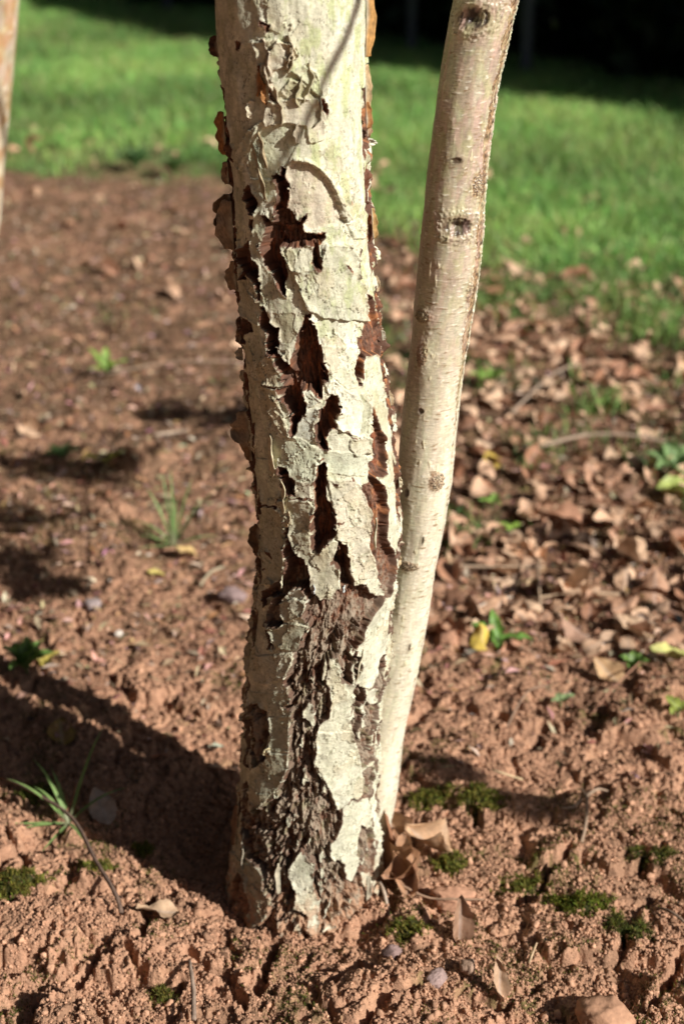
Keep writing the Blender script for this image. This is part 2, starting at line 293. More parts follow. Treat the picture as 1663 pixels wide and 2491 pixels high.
PLATES = [
 (1.5, 2.5, 4, 0.7, "-31.9,734.1 -20.7,735.2 -9.3,736.8 -7.5,734.8 -15.3,729.7 -19.5,724.7 -21.9,717.6 -21.5,710.5 -28.8,721.5 -27.3,727.2"),
 (2.5, 3, 5, 0.8, "-9.3,736.1 1.5,733.4 7.5,726.4 5.6,723.6 -2.7,722.2 -6.6,719.4 -12.3,716.4 -13.7,709.3 -20.4,712 -20.7,720.5 -15.3,729"),
 (-1.5, 0, 4, 0.7, "-7.5,735.5 -3,734.8 4.9,730.6 7,725.7 5.6,723.6 -0.8,723.6 -3.3,728.5 -6.7,733.4"),
 (2.2, 2.2, 7, 0.5, "0.6,715.9 11.9,720 20.2,716.2 24.9,706.1 25.7,700.3 20.7,699.8 10.6,710.1"),
 (1, 2.2, 4, 0.7, "-8.4,703 -1.4,710.9 10.5,709.4 18.7,698.4 -3.9,698.7"),
 (1.4, 1.6, 5, 0.6, "-24.7,685.9 -19.4,697.7 -13.7,695.7 1.7,699.5 20.7,698.3 24.3,693.1 27.7,685.7 26.6,671.1 12.5,668.8 10.6,680.6 -5.3,682.8 -24.4,679.3"),
 (-1, 0, 1, 0.7, "-24.4,678.9 -5.3,682.5 9.6,680.6 2.9,667.9 -3.4,661.2 -8.9,652.9 -13.8,652.8 -18.7,643.6 -43.7,643.2 -48.2,649.5 -37.8,668.5"),
 (-1.6, 0, 5, 0.9, "-2.3,657.9 6.7,657.1 16.1,653.5 24.6,646.3 30.3,638.3 35.1,629.6 40.2,620.6 41.3,612.8 28.2,611.8 7.9,609.8 3.4,613.7 7.3,620.5 2.9,620.2 -3.5,617.5 -10.3,624.3 -5.8,639.5 -9.4,647.7 -6,653.7"),
 (3.2, 1.5, 4, 0.5, "-2.2,659 7.8,658.2 17.2,654.9 26.7,646.9 33.6,638.1 39.7,629.1 44.9,617.8 50,614.8 41.3,612.4 35.1,629.6 29.3,639.2 20.7,648.8 11.4,655.1 -2.3,657.1"),
 (1, 1.5, 6, 0.6, "43.1,611.4 57.4,613.8 65.4,607 66,597.4 51.3,599.7"),
 (0.4, 0, 1, 0.9, "-43,643.2 -18.7,643.6 -19.8,631.5 -24.2,628.2 -34.2,627.4 -42.2,634.2"),
 (1.2, 2.6, 3, 0.35, "-42,674.8 -27.1,683.2 -37.8,668.5 -48.8,655.5 -56.4,647 -65.9,647.3 -59.2,659.6"),
 (1.8, 3.2, 3, 0.4, "-17.1,594.4 -11,584.8 -6.4,576.7 -1.8,563.4 1.4,552.5 6.8,551.6 12.4,547.2 55.7,539.1 59,550.5 60.7,562.2 52.8,572.1 55.8,584.2 45.2,596.6 21.7,599 16.8,589.5 10.1,582.4 -8.1,581.6"),
 (-0.5, 0, 8, 0.85, "-30.8,548.2 -9.5,549.8 -12.9,538.7 -9.3,534.6 -16.3,527.3 -23.9,526.7 -26,535.9 -32.6,538.6"),
 (0.5, 1.5, 2, 0.6, "-67,595.7 -67.4,567.7 -45.6,556.3 -45.8,536.6 -56.5,538 -71.3,539.2 -94,549.7 -94,572.5 -94.1,590.4"),
 (1.5, 1.8, 4, 0.85, "-53,503.9 -39.6,517 -32.2,517.2 -28.1,503.8 -21.6,494.4 -31.7,493.6 -51,491.4"),
 (1, 1.5, 4, 0.75, "-51.1,490.5 -31.9,491.4 -33.1,481.9 -27.7,470.1 -25.1,455.2 -31.8,454.6 -40.8,469.7 -45.8,472.3 -48.3,484.4"),
 (1, 1.6, 0, 0.95, "8.3,499.3 17.6,500.5 29,490.5 39.8,484.3 43.5,476.4 34.9,453.6 26.6,457.7 15.8,462.5 17.1,473.1 20.3,481.7 19.1,488.1 12.1,489.5"),
 (-1.2, 0, 3, 0.8, "42.4,484.7 51.5,474.6 44.9,454.3 34.9,453.6 43.2,474.7"),
 (1.6, 1.2, 4, 0.45, "26.1,454.1 47.6,450.9 43.5,439 29.5,439.9 24.5,446.2"),
 (0.5, 1, 1, 0.85, "-30.8,453.4 -19.7,456.7 -4.5,448.7 24.6,443.4 43.1,436.3 43,426.9 37.3,421.6 2.8,428.5 -4.2,434.1 -7.8,420.9 -27.4,412.1 -39.2,418.4 -36.5,427.5 -35.5,443.4"),
 (0.2, 0.6, 9, 0.8, "-9.1,478.1 3,480.1 0.8,469.4 -4.1,461.3 -4.2,451.4 -19.8,455.8 -16.5,466"),
 (0.6, 1.4, 9, 0.6, "-11.5,492.1 -4.4,492.4 5.5,484.5 -8.1,478.2 -8.2,486.1"),
 (0.4, 1, 6, 0.6, "11.5,526.1 48.9,521.4 37.2,506 40.9,491.2 29.2,491.3 17.7,501.4 12.5,508.7"),
 (1, 1.2, 3, 0.7, "-68.3,386.6 -45.6,393.9 -37.1,389.2 -40.3,371.7 -40,349.8 -42.1,339.1 -51.7,324.9 -94.7,307 -94.6,339.6 -78.4,366.8"),
 (1.4, 1.6, 8, 0.55, "-43.3,400.3 -27.2,404.8 -13.6,405.6 -9.2,400.2 -14.7,382.3 -16,366.4 -13.3,360.7 -1.6,370.2 2.6,373.2 7.9,371 3.8,359.3 8.5,348.1 10.4,325.7 6.8,314.7 -5.2,312.8 -14.8,325.2 -16.9,346.3 -33.8,363.4 -36.2,386.5"),
 (1.2, 1.6, 5, 0.5, "3.3,423.1 24.2,422.3 31,416.5 35.7,399.3 38.7,390.8 34.6,361.2 43.4,346.9 41.9,335.1 22.9,335.3 17.7,348.2 14.5,370.5 6.6,373 6.7,390.6 5.6,401.3"),
 (0.4, 1, 5, 0.6, "-24,420.5 -11.6,420.8 -12.2,408.5 -26,405.9"),
 (0.5, 1, 1, 0.6, "-69.5,427 -38.7,435.6 -39.7,407 -48.2,395.1 -64,391.1 -86.8,399.4"),
 (1.2, 1.5, 8, 0.6, "-43.7,311.2 -29.8,318.9 -18.5,317.9 -18,306.8 -35.8,296 -43.8,304"),
 (0.9, 1.5, 3, 0.8, "-53.8,286.1 -26.7,298.2 -13.5,297.2 -18.3,275.9 -25.6,272.5 -45.7,273.3"),
 (0.7, 1.2, 2, 0.8, "-73.1,252 -25.5,271.5 -23.9,265.5 -30.3,247.1 -53,231.7 -70.6,226.8"),
 (0.3, 0.5, 9, 0.9, "-36.2,321.5 -31.6,328.7 -24.7,329.1 -19,323.9 -20.8,318.6"),
 (0.2, 0.5, 3, 0.6, "7.4,263.5 17.9,262.4 19.4,244.1 10.8,246.3"),
 (0.5, 1, 3, 0.8, "-45.6,202.6 -21.9,214.2 -21.4,198.6 -19.9,186.6 -20.5,178.6 -40.1,173 -42.5,185.7"),
 (0.8, 1.2, 3, 0.8, "-52,154.3 -37.4,171.7 -20.3,176.4 -20.8,158.1 -25.7,145.6 -46.6,114.1 -62.5,116.5 -63.8,141.5"),
 (0.6, 1.4, 6, 0.6, "4.1,199.6 37,194.4 44,176.1 50.7,152.6 53.4,126 27.2,120.2 18.6,141.6 4.2,169.3"),
 (0.3, 0.8, 3, 0.7, "-83.2,211.3 -27.5,235.1 -23.6,225 -35.9,212.8 -50.9,208.3"),
 (0.6, 1, 3, 0.7, "-93.1,37.3 -46.1,54.7 -36.3,48.5 -36.5,37.6 -27.8,30.2 -30.7,9.7 -46.5,-9.5 -54.4,23.1"),
]
TRUNK = [(-0.0800, -0.0366, 0.0694), (-0.0251, -0.0356, 0.0667), (0.0099, -0.0336, 0.0652), (0.0585, -0.0305, 0.0624), (0.1056, -0.0295, 0.0593), (0.1512, -0.0271, 0.0573), (0.1955, -0.0241, 0.0568), (0.2384, -0.0194, 0.0574), (0.2801, -0.0162, 0.0565), (0.3205, -0.0114, 0.0553), (0.3598, -0.0093, 0.0558), (0.3980, -0.0114, 0.0562), (0.4351, -0.0151, 0.0559), (0.5063, -0.0218, 0.0529), (0.5737, -0.0277, 0.0509), (0.6377, -0.0306, 0.0497), (0.6984, -0.0338, 0.0497), (0.7562, -0.0350, 0.0512)]
STEM = [(0.0301, 0.0244, 0.0211), (0.0695, 0.0301, 0.0213), (0.1173, 0.0353, 0.0203), (0.1637, 0.0418, 0.0208), (0.2087, 0.0488, 0.0205), (0.2524, 0.0553, 0.0206), (0.2948, 0.0603, 0.0201), (0.3360, 0.0653, 0.0213), (0.3760, 0.0687, 0.0224), (0.4149, 0.0702, 0.0228), (0.4896, 0.0766, 0.0225), (0.5603, 0.0830, 0.0236), (0.6274, 0.0862, 0.0224), (0.6911, 0.0925, 0.0216), (0.7517, 0.1029, 0.0228)]
KNOTS = [(-21.6, 0.7413, 13, 7.5, 1), (6.0, 0.5931, 11, 7, 1), (-10.0, 0.6421, 6, 3, 0), (46.0, 0.6225, 6.5, 9, 2), (43.5, 0.5426, 2.6, 8, 2), (-48.5, 0.5213, 7, 4.5, 2), (-38.1, 0.4912, 4.5, 8, 2), (-26.0, 0.4445, 3.5, 3.5, 0), (19.8, 0.3834, 6, 7, 2), (-41.3, 0.3717, 2.5, 5, 0), (5.4, 0.3300, 1.6, 5, 0), (-18.0, 0.3048, 9, 3.5, 2), (17.8, 0.2269, 1.5, 4.5, 0)]



def parse(s):
    return np.array([[float(q) for q in p.split(',')] for p in s.split()], np.float32)


def poly_sd(px, py, P):
    """signed distance, positive inside"""
    d = np.full(px.shape, 1e9, np.float32); ins = np.zeros(px.shape, bool)
    n = len(P)
    for i in range(n):
        a = P[i]; b = P[(i + 1) % n]; e = b - a
        wx = px - a[0]; wy = py - a[1]
        t = np.clip((wx * e[0] + wy * e[1]) / (e @ e + 1e-9), 0, 1)
        d = np.minimum(d, (wx - t * e[0]) ** 2 + (wy - t * e[1]) ** 2)
        c = (a[1] > py) != (b[1] > py)
        if abs(e[1]) > 1e-9:
            ins ^= c & (px < e[0] * (py - a[1]) / e[1] + a[0])
    d = np.sqrt(d)
    return np.where(ins, d, -d)


# ------------------------------------------------------------------ ground relief
def lawn_edge(x):
    return np.interp(x, [-4, -1.02, -.36, .07, .18, .31, .44, .71, 1.5, 4], [4.9, 4.3, 4.15, 3.72, 3.5, 3.2, 3.0, 2.86, 2.6, 2.4])


CRACKS = [[(-0.068, 0.891), (-0.063, 0.921), (-0.054, 0.950)], [(-0.168, 0.940), (-0.169, 0.978), (-0.168, 1.006)], [(-0.249, 0.874), (-0.221, 0.901), (-0.190, 0.932)], [(-0.179, 0.934), (-0.164, 0.901), (-0.131, 0.898)], [(0.153, 0.992), (0.179, 1.018), (0.206, 1.058)], [(-0.009, 0.889), (0.013, 0.914), (0.031, 0.909)], [(-0.315, 1.086), (-0.291, 1.048), (-0.288, 1.018)], [(0.076, 0.865), (0.098, 0.879), (0.129, 0.874)], [(0.251, 0.865), (0.269, 0.904), (0.289, 0.929)], [(-0.130, 0.929), (-0.096, 0.909), (-0.079, 0.879)], [(0.125, 1.126), (0.132, 1.106), (0.153, 1.113)]]


def ground_h(x, y, dy=None):
    x = np.asarray(x, np.float32); y = np.asarray(y, np.float32)
    if dy is None:
        dy = np.full(x.shape, .001, np.float32)
    wx = x + .02 * fbm(x * 14, y * 14, 2, 3); wy = y + .02 * fbm(x * 14, y * 14, 2, 4)
    near = 1 - ss(1.1, 1.7, y) * .6
    far = ss(2.2, 3.5, y)
    h = .016 * fbm(x * 3.1, y * 3.1, 3, 11) * (1 - .5 * far)
    # cracked clods made of ever smaller lumps, with narrow dark gaps between them
    q1 = x + .016 * fbm(x * 26, y * 26, 3, 5); q2 = y + .016 * fbm(x * 26, y * 26, 3, 6)
    q3 = x + .0045 * fbm(x * 95, y * 95, 3, 7); q4 = y + .0045 * fbm(x * 95, y * 95, 3, 8)
    big = ss(-.3, .3, fbm(x * 5, y * 5, 2, 31) + .4 * ss(1.0, .85, y))
    f1, f2, cid = worley(q1 / .082, q2 / .066, 21)
    h = h + (ss(0, .22, f2 - f1) * (.30 + .9 * cid)) * .016 * near * (.35 + .75 * big)
    f1, f2, cid = worley(q1 / .031 + 3, q2 / .027, 41)
    l2 = np.clip(.018 / dy, 0, 1)
    h = h + (ss(0, .20, f2 - f1) * (.3 + .8 * cid) * .0060 - .003) * (near * .6 + .4) * l2 * (1.1 - .4 * big)
    l3 = np.clip(.007 / dy, 0, 1)
    f1, f2, cid = worley(q3 / .0135, q4 / .0125, 51)
    amp = .4 + 1.0 * ss(-.35, .35, fbm(x * 13, y * 13, 3, 57))
    h = h + (ss(0, .26, f2 - f1) * (.25 + .8 * cid) * .0032 - .3 * .0032 * f1) * amp * l3
    l4 = np.clip(.0026 / dy, 0, 1)
    f1, f2, cid = worley(q3 / .0062 + 7, q4 / .0060, 61)
    h = h + ss(0, .32, f2 - f1) * (.2 + .8 * cid) * .0018 * amp * l4
    f1, f2, cid = worley(q3 / .0031 + 2, q4 / .0031, 65)
    h = h + ss(0, .4, f2 - f1) * (.1 + cid) * .0009 * l4
    pit = ss(.42, .62, vn(x * 75, y * 75, 73)) * l3
    h = h - pit * .005 + .0012 * fbm(x * 240, y * 240, 2, 71) * l4
    # wide open cracks
    tr = np.full(x.shape, 9, np.float32)
    e1 = x + .006 * fbm(x * 60, y * 60, 3, 75); e2 = y + .006 * fbm(x * 60, y * 60, 3, 76)
    for pl in CRACKS:
        for (ax_, ay), (bx_, by_) in zip(pl, pl[1:]):
            t = np.clip(((e1 - ax_) * (bx_ - ax_) + (e2 - ay) * (by_ - ay)) / ((bx_ - ax_) ** 2 + (by_ - ay) ** 2), 0, 1)
            tr = np.minimum(tr, np.hypot(e1 - ax_ - t * (bx_ - ax_), e2 - ay - t * (by_ - ay)))
    h = h - .017 * ss(.0062, .0025, tr) + .003 * ss(.02, .006, tr)
    # hollows and ridges on the left and right that hold a shadow
    for bx, by, rx, ry, a in ((-.30, 2.00, .05, .05, .045), (-.09, 2.24, .05, .03, .030), (-.33, 1.80, .05, .03, .03), (-.28, 1.64, .05, .025, .022), (-.12, 1.80, .05, .03, .02),
                              (.17, 1.135, .03, .02, .012), (.125, 1.16, .03, .02, .012), (.20, 1.35, .03, .02, .012), (.02, .885, .04, .02, .012)):
        h = h + a * np.exp(-((x - bx) / rx) ** 2 - ((y - by) / ry) ** 2)
    # soil drawn up in a low ring in front of the trunk, hollow behind its left side
    d = np.hypot(x + .035, y - 1.03)
    h = h + .014 * np.exp(-((d - .13) / .05) ** 2) * ss(1.06, .93, y) * .35 - .006 * np.exp(-((d - .05) / .05) ** 2)
    h = h - .012 * np.exp(-(((x + .16) / .10) ** 2 + ((y - 1.07) / .06) ** 2))
    h = h + .02 * np.exp(-(((x + .24) / .10) ** 2 + ((y - .99) / .07) ** 2))
    return h - .008


def gz(x, y):
    return float(ground_h(np.array([x]), np.array([y]))[0])


def build_ground():
    ys = [-300, -120, -50, -20, -8, -3, -1.2, -.4, 0, .2, .35, .45]
    while ys[-1] < .78: ys.append(ys[-1] + .006)
    while ys[-1] < 1.45: ys.append(ys[-1] + .00112)
    while ys[-1] < 13: ys.append(ys[-1] + .0016 * (ys[-1] / 1.45) ** 1.8)
    ys += [15, 20, 30, 50, 90, 160, 300]
    ys = np.array(ys, np.float32)
    n = 860
    u = np.linspace(-1, 1, n)
    wd = .40 + .30 * np.clip(ys - .85, 0, 14)
    xs = u[None] * wd[:, None]
    oc = np.array([1.02, 1.06, 1.15, 1.35, 1.8, 2.6, 4, 7, 14, 40, 120, 400])
    ex = wd[:, None] + (oc - 1)[None] * 1.0
    xs = np.concatenate([-ex[:, ::-1], xs, ex], 1).astype(np.float32)
    Y = np.repeat(ys[:, None], xs.shape[1], 1)
    dy = np.maximum(np.gradient(ys)[:, None], np.gradient(xs, axis=1)).astype(np.float32)
    h = ground_h(xs, Y, dy)
    fl = ss(60, 14, np.hypot(xs, Y))
    h = h * fl
    # crumbs lean and overhang a little
    l4 = np.clip(.004 / dy, 0, 1)
    X2 = xs + .0022 * vn(xs * 130, Y * 130, 81) * l4
    Y2 = Y + .0022 * vn(xs * 130, Y * 130, 82) * l4
    # colours: bare red loam, browner and mossier farther off, green under the lawn
    n1 = fbm(xs * 9, Y * 9, 4, 91); n2 = fbm(xs * 60, Y * 60, 3, 95); n3 = fbm(xs * 22, Y * 22, 3, 99)
    c = np.zeros(xs.shape + (3,), np.float32) + np.array([.445, .25, .158], np.float32)
    c = mixc(c, (.52, .295, .178), ss(0, .6, n2) * .6)
    c = mixc(c, (.30, .155, .095), ss(.1, .7, -n2) * .5)
    br = np.clip(ss(1.25, 2.0, Y) * .85 + ss(.0, .5, n1) * .5 + .25 * ss(.05, .25, xs) * ss(1.15, 1.35, Y), 0, .85)
    br *= 1 - .5 * ss(.2, .5, fbm(xs * 4, Y * 4, 2, 55))
    c = mixc(c, (.135, .083, .050), br * ss(-.5, .3, n3 + .2))
    mo = ss(.22, .5, fbm(xs * 12, Y * 12, 4, 107)) * ss(-.2, .3, n2) * (.35 + .4 * ss(0, .1, xs))
    c = mixc(c, (.10, .105, .025), np.clip(mo, 0, .75))
    lw = ss(-.25, .25, Y - lawn_edge(xs) + .35 * n1)
    c = mixc(c, (.13, .17, .06), lw * .9)
    v = np.stack([X2, Y2, h], -1).reshape(-1, 3)
    me = make_mesh('ground', v, grid_faces(*xs.shape), c.reshape(-1, 3))
    g = obj('ground', me, M_SOIL)
    g['kind'] = 'structure'
    return g


build_ground()

# ------------------------------------------------------------------ birch trunk
YA = 1.03
TT = np.array(TRUNK); ST = np.array(STEM)
TINTS = np.array([(.82, .80, .71), (.66, .70, .57), (.50, .49, .42), (.36, .36, .27), (.50, .41, .28), (.60, .50, .42),
                  (.71, .69, .58), (.52, .57, .32), (.37, .31, .21), (.58, .61, .58)], np.float32)
CORK = [(.045, .022, .014), (.25, .085, .038), (.13, .062, .037), (.27, .215, .155)]


def trunk_axis(z):
    x = np.interp(z, TT[:, 0], TT[:, 1]); r = np.interp(z, TT[:, 0], TT[:, 2])
    up = np.clip(z - .7562, 0, 9)
    return x - .035 * up, r - .011 * up


def smooth_axis():
    global TT
    z = np.linspace(TT[0, 0], TT[-1, 0], 120)
    x = np.interp(z, TT[:, 0], TT[:, 1]); r = np.interp(z, TT[:, 0], TT[:, 2])
    k = np.exp(-np.linspace(-2, 2, 9) ** 2); k /= k.sum()
    f = lambda q: np.convolve(np.pad(q, 4, mode='reflect', reflect_type='odd'), k, 'valid')
    TT = np.stack([z, f(x), f(r)], 1)


smooth_axis()


def bark_point(s, zmm, out=0.):
    """a point on the trunk from bark coordinates (mm round from the front, mm up)"""
    th = s / 1.1 * math.pi / 180; z = zmm / 1000
    x, r = trunk_axis(z)
    n = Vector((math.sin(th), -math.cos(th), 0))
    return Vector((float(x), YA, z)) + n * (float(r) + out), n


def build_trunk(parent):
    zr = np.concatenate([np.arange(-60, -10, 4), np.arange(-10, 800, .6), np.arange(800, 1000, 5), np.arange(1000, 2650, 50)]).astype(np.float32)
    a = np.concatenate([np.linspace(-180, -112, 34)[:-1], np.linspace(-112, 112, 410), np.linspace(112, 180, 34)[1:-1]]).astype(np.float32)
    S, Z = np.meshgrid(a * 1.1, zr)
    S = S.astype(np.float32); Z = Z.astype(np.float32)
    shape = S.shape
    # ragged outlines: warp the coordinates the outlines are read in
    fr = ss(68, 42, np.abs(S))            # finer tearing where the bark faces out
    wS = S + 1.6 * (fbm(S / 8, Z / 8, 2, 201) * .6 + fr * (fbm(S / 3.4, Z / 3.4, 3, 202) * .5 + .16 * vn(S / 1.7, Z / 1.7, 205)))
    wZ = Z + 1.9 * (fbm(S / 8, Z / 8, 2, 211) * .6 + fr * (fbm(S / 3.4, Z / 3.4, 3, 212) * .5 + .16 * vn(S / 1.7, Z / 1.7, 215)))
    # a few deep nicks and tatters
    wS += fr * 2.2 * ss(.35, .7, vn(S / 6, Z / 3.2, 207)) * np.sign(vn(S / 11, Z / 11, 208))
    p = np.clip((wZ - 331) + 3 * vn(S / 9, Z * 0, 3), -12, 12)
    depth = np.full(shape, 5.5, np.float32)

    def window(P, m):
        i0, i1 = np.searchsorted(zr, [P[:, 1].min() - m, P[:, 1].max() + m])
        j0, j1 = np.searchsorted(a * 1.1, [P[:, 0].min() - m, P[:, 0].max() + m])
        return slice(i0, i1), slice(j0, j1)
    for s in PAPER:
        P = parse(s); k = window(P, 14)
        p[k] = np.maximum(p[k], np.clip(poly_sd(wS[k], wZ[k], P), -12, 12))
    for dpt, s in FISSURES:
        P = parse(s); k = window(P, 16)
        sd = poly_sd(wS[k], wZ[k], P)
        p[k] = np.minimum(p[k], np.clip(-sd, -12, 12))
        depth[k] = np.where(sd > -1.0, dpt, depth[k])
    isl = fbm(S / 9, Z / 20, 4, 473) - .50
    p = np.where((Z < 300) & (Z > 6), np.maximum(p, np.clip(isl * 11, -12, 2.5)), p)
    # untraced flanks and back: vertical splits, more of them towards the base
    fl = ss(70, 84, np.abs(S))
    nn = fbm(S / 13, Z / 42, 4, 301)
    q = (nn - (-.35 + .75 * ss(40, 640, Z))) * 9
    q = np.where(Z > 700, 6, -q * -1)
    p = np.where(fl > 0, np.minimum(p * (1 - fl) + 8 * fl, np.where(fl > .3, q, 12)), p)
    p = np.where((Z > 760), np.maximum(p, 6), p)
    # pinholes and hairline checks across the paper
    pin = vn(S / 1.6, Z / 1.1, 307)
    pin = np.where((pin > .86) & (vn(S / 30, Z / 30, 308) > .1), 1, 0)
    paper = ss(-.35, .35, p)
    # ---- plates of paper lying over or under one another
    dh = np.zeros(shape, np.float32)
    cP = np.zeros(shape + (3,), np.float32) + TINTS[6]
    g = fbm(S / 38, Z / 55, 3, 321)
    cP = mixc(cP, TINTS[0], ss(0, .5, g) * .8)
    green = ss(430, 620, Z) * ss(-30, 30, S) * .65 + .25
    alg = ss(-.1, .45, fbm(S / 11, Z / 24, 4, 331) + .25 * vn(S / 2.5, Z / 4, 334))
    cP = mixc(cP, TINTS[7], alg * np.clip(green * 1.25, 0, .85) * (.35 + .65 * ss(300, 420, Z)))
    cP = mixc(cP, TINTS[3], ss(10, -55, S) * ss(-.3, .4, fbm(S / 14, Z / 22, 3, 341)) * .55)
    cP = mixc(cP, TINTS[2], ss(.1, .5, fbm(S / 20, Z / 14, 3, 345)) * .4 * ss(520, 300, Z))
    pw = .55
    for hgt, lip, ti, tw, s in PLATES:
        P = parse(s); k = window(P, 9)
        sd = poly_sd(S[k] + (wS[k] - S[k]) * pw, Z[k] + (wZ[k] - Z[k]) * pw, P)
        m = ss(-.3, .4, sd)
        rag = .35 + .65 * ss(-.25, .35, vn(S[k] / 6, Z[k] / 6, 351))
        dh[k] += hgt * m + lip * m * np.exp(-np.maximum(sd, 0) / 2.2) * rag
        t = tw * m * (.75 + .35 * vn(S[k] / 8, Z[k] / 5, 355))
        cP[k] = mixc(cP[k], TINTS[ti], np.clip(t, 0, 1))
        # thin bright torn edge
        cP[k] = mixc(cP[k], (.80, .76, .62), m * np.exp(-np.maximum(sd, 0) / .7) * .55 * (hgt > 0))
    # fibres across, lenticels
    fib = fbm(S / 9, Z / .9, 3, 361)
    cP *= (1 + .13 * fib)[..., None]
    spk = ss(.35, .75, vn(S / 1.4, Z / 2.2, 365)) * ss(-.3, .4, fbm(S / 16, Z / 16, 2, 366))
    cP = mixc(cP, (.30, .31, .17), spk * .45 * (green + .15))
    len_ = ss(.55, .75, vn(S / 7, Z / .75, 371)) * ss(.1, .4, vn(S / 26, Z / 12, 372))
    cP = mixc(cP, (.42, .27, .20), len_ * .5)
    cP = mixc(cP, (.06, .04, .03), pin * .85)
    # inner torn layer shows as a cream rim at each paper edge, tan where it is weathered
    rim = np.exp(-np.maximum(p - .2, 0) / .8) * ss(-.4, .3, vn(S / 5, Z / 5, 375))
    cP = mixc(cP, (.83, .79, .68), rim * .7)
    rim2 = np.exp(-np.maximum(p - .2, 0) / 1.0) * ss(.2, .6, vn(S / 6, Z / 7, 377))
    cP = mixc(cP, (.40, .28, .17), rim2 * .6)
    # ---- heights in mm
    lipn = ss(-.35, .4, vn(S / 9, Z / 11, 381))
    # small plates: the outer skin has split into scales that lift at one side
    w1, w2, wid = worley(S / 15 + .5 * fbm(S / 9, Z / 9, 3, 463), Z / 19 + .5 * fbm(S / 9, Z / 9, 3, 464), 465)
    scale_m = ss(-.25, .25, fbm(S / 34, Z / 40, 2, 466) + .25 * ss(620, 480, Z) - .45 * ss(600, 690, Z))
    edge = (w2 - w1)
    dh += scale_m * ((wid - .5) * 1.3 + .9 * np.exp(-edge / .07) * ss(.35, .7, wid))
    cP = mixc(cP, (.30, .27, .19), scale_m * np.exp(-(edge / .035) ** 2) * .75 * ss(-.2, .3, vn(S / 7, Z / 7, 467)))
    cP = mixc(cP, TINTS[4], scale_m * ss(.72, .8, wid) * .4)
    cP = mixc(cP, TINTS[2], scale_m * ss(.28, .2, wid) * .4)
    # lichen and grime
    gr = ss(.12, .5, fbm(S / 5, Z / 6, 5, 468, .65)) * ss(-.2, .35, fbm(S / 22, Z / 26, 3, 469))
    cP = mixc(cP, (.27, .28, .19), gr * .6)
    ft = ss(.25, .6, fbm(S / 1.6, Z / 2.4, 3, 470, .7))
    cP = mixc(cP, (.36, .36, .25), ft * .35)
    ck = (np.abs(vn(S / 3.2, Z / 11, 471)) < .035) & (vn(S / 12, Z / 12, 472) > .18)
    cP = mixc(cP, (.10, .07, .05), ck * .75)
    dh -= ck * .5
    hp = .6 + dh + .8 * fbm(S / 13, Z / 17, 3, 385) + .12 * fib + .10 * vn(S / .9, Z / 2.0, 387)
    hp += 2.4 * lipn * np.exp(-np.maximum(p, 0) / 1.5) - pin * .5 - len_ * .08
    low = ss(340, 230, Z)
    rg = ridged(S / (7 + 0 * S) + .8 * fbm(S / 15, Z / 18, 2, 391), Z / 30, 3, 393)
    rough = fbm(S / 3.2, Z / 5.5, 4, 395, .6)
    plat = fbm(S / 11, Z / 26, 3, 397)
    hc = -depth * (1.55 - .75 * low) * (1 - .5 * ss(40, 74, np.abs(S))) + (rg - .45) * (3.2 + 3.4 * low) + 1.5 * rough + .5 * vn(S / 1.0, Z / 1.3, 399)
    hc -= low * 6.5 * np.exp(-np.abs(np.minimum(p, 0) + 1.6) / 2.4) * ss(-.5, .2, vn(S / 12, Z / 18, 481))
    hc += low * (4.8 * plat - .2) + 2.2 * np.exp(np.minimum(p, 0) / 1.6) * vn(S / 4, Z / 4, 401)
    blk = worley(S / 4.2 + .3 * rough, Z / 6.5, 405)
    hc += low * 1.2 * (ss(0, .25, blk[1] - blk[0]) - .6)
    hc = np.where(p < -2.4, hc, np.minimum(hc, hp))
    wall = -2.6 + .9 * vn(S / 5, Z / 8, 461)
    h = hc + (hp - hc) * ss(0, 1, (p - wall) / (-.05 - wall))
    paper = ss(.0, .3, p)
    lob = np.clip(np.cos(np.radians(S / 1.1) * 3 + .6), 0, 1)
    h += (3.0 + 6 * lob) * np.exp(-((Z + 12) / 42) ** 2) + 1.2 * fbm(S / 30, Z / 60, 2, 411)
    # ragged silhouettes: scales standing off the flanks
    sc = ss(.2, .55, fbm(S / 5, Z / 14, 4, 421)) * ss(72, 86, np.abs(S)) * ss(760, 700, Z) * ss(-.2, .3, vn(S / 20, Z / 37, 423))
    h += sc * 3.0
    h *= ss(1200, 800, Z) * .9 + .1
    # ---- cork colours: rust, brown and weathered grey
    m1 = fbm(S / 4, Z / 9, 4, 431); m2 = fbm(S / 14, Z / 30, 3, 435)
    cc = np.zeros(shape + (3,), np.float32) + np.array(CORK[2], np.float32)
    cc = mixc(cc, CORK[1], ss(-.05, .5, m1 + .5 * m2) * (1 - .75 * ss(420, 300, Z)) * .9)
    cc = mixc(cc, CORK[0], ss(.1, .6, -m1) * .7)
    cc = mixc(cc, CORK[3], ss(-.1, .5, rough * .6 + plat * .5 + ss(400, 280, Z) * .45 - .15) * (.25 + .72 * ss(400, 280, Z)))
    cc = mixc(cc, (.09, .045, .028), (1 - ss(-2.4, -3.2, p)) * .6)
    cc = mixc(cc, (.20, .20, .10), ss(.25, .6, fbm(S / 9, Z / 12, 3, 441)) * .4 * low)
    cc = mixc(cc, (.46, .19, .075), ss(.15, .55, fbm(S / 5, Z / 14, 3, 445)) * .75 * ss(-40, 50, S) * (1 - .85 * ss(410, 310, Z)))
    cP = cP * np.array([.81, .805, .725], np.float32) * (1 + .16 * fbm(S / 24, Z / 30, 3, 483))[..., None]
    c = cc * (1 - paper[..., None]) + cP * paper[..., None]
    dust = ss(60, 0, Z) * ss(-.5, .3, fbm(S / 6, Z / 8, 4, 451)) * .85
    c = mixc(c, (.42, .23, .135), dust)
    x, r = trunk_axis(Z / 1000)
    th = np.radians(S / 1.1)
    rr = r + h / 1000
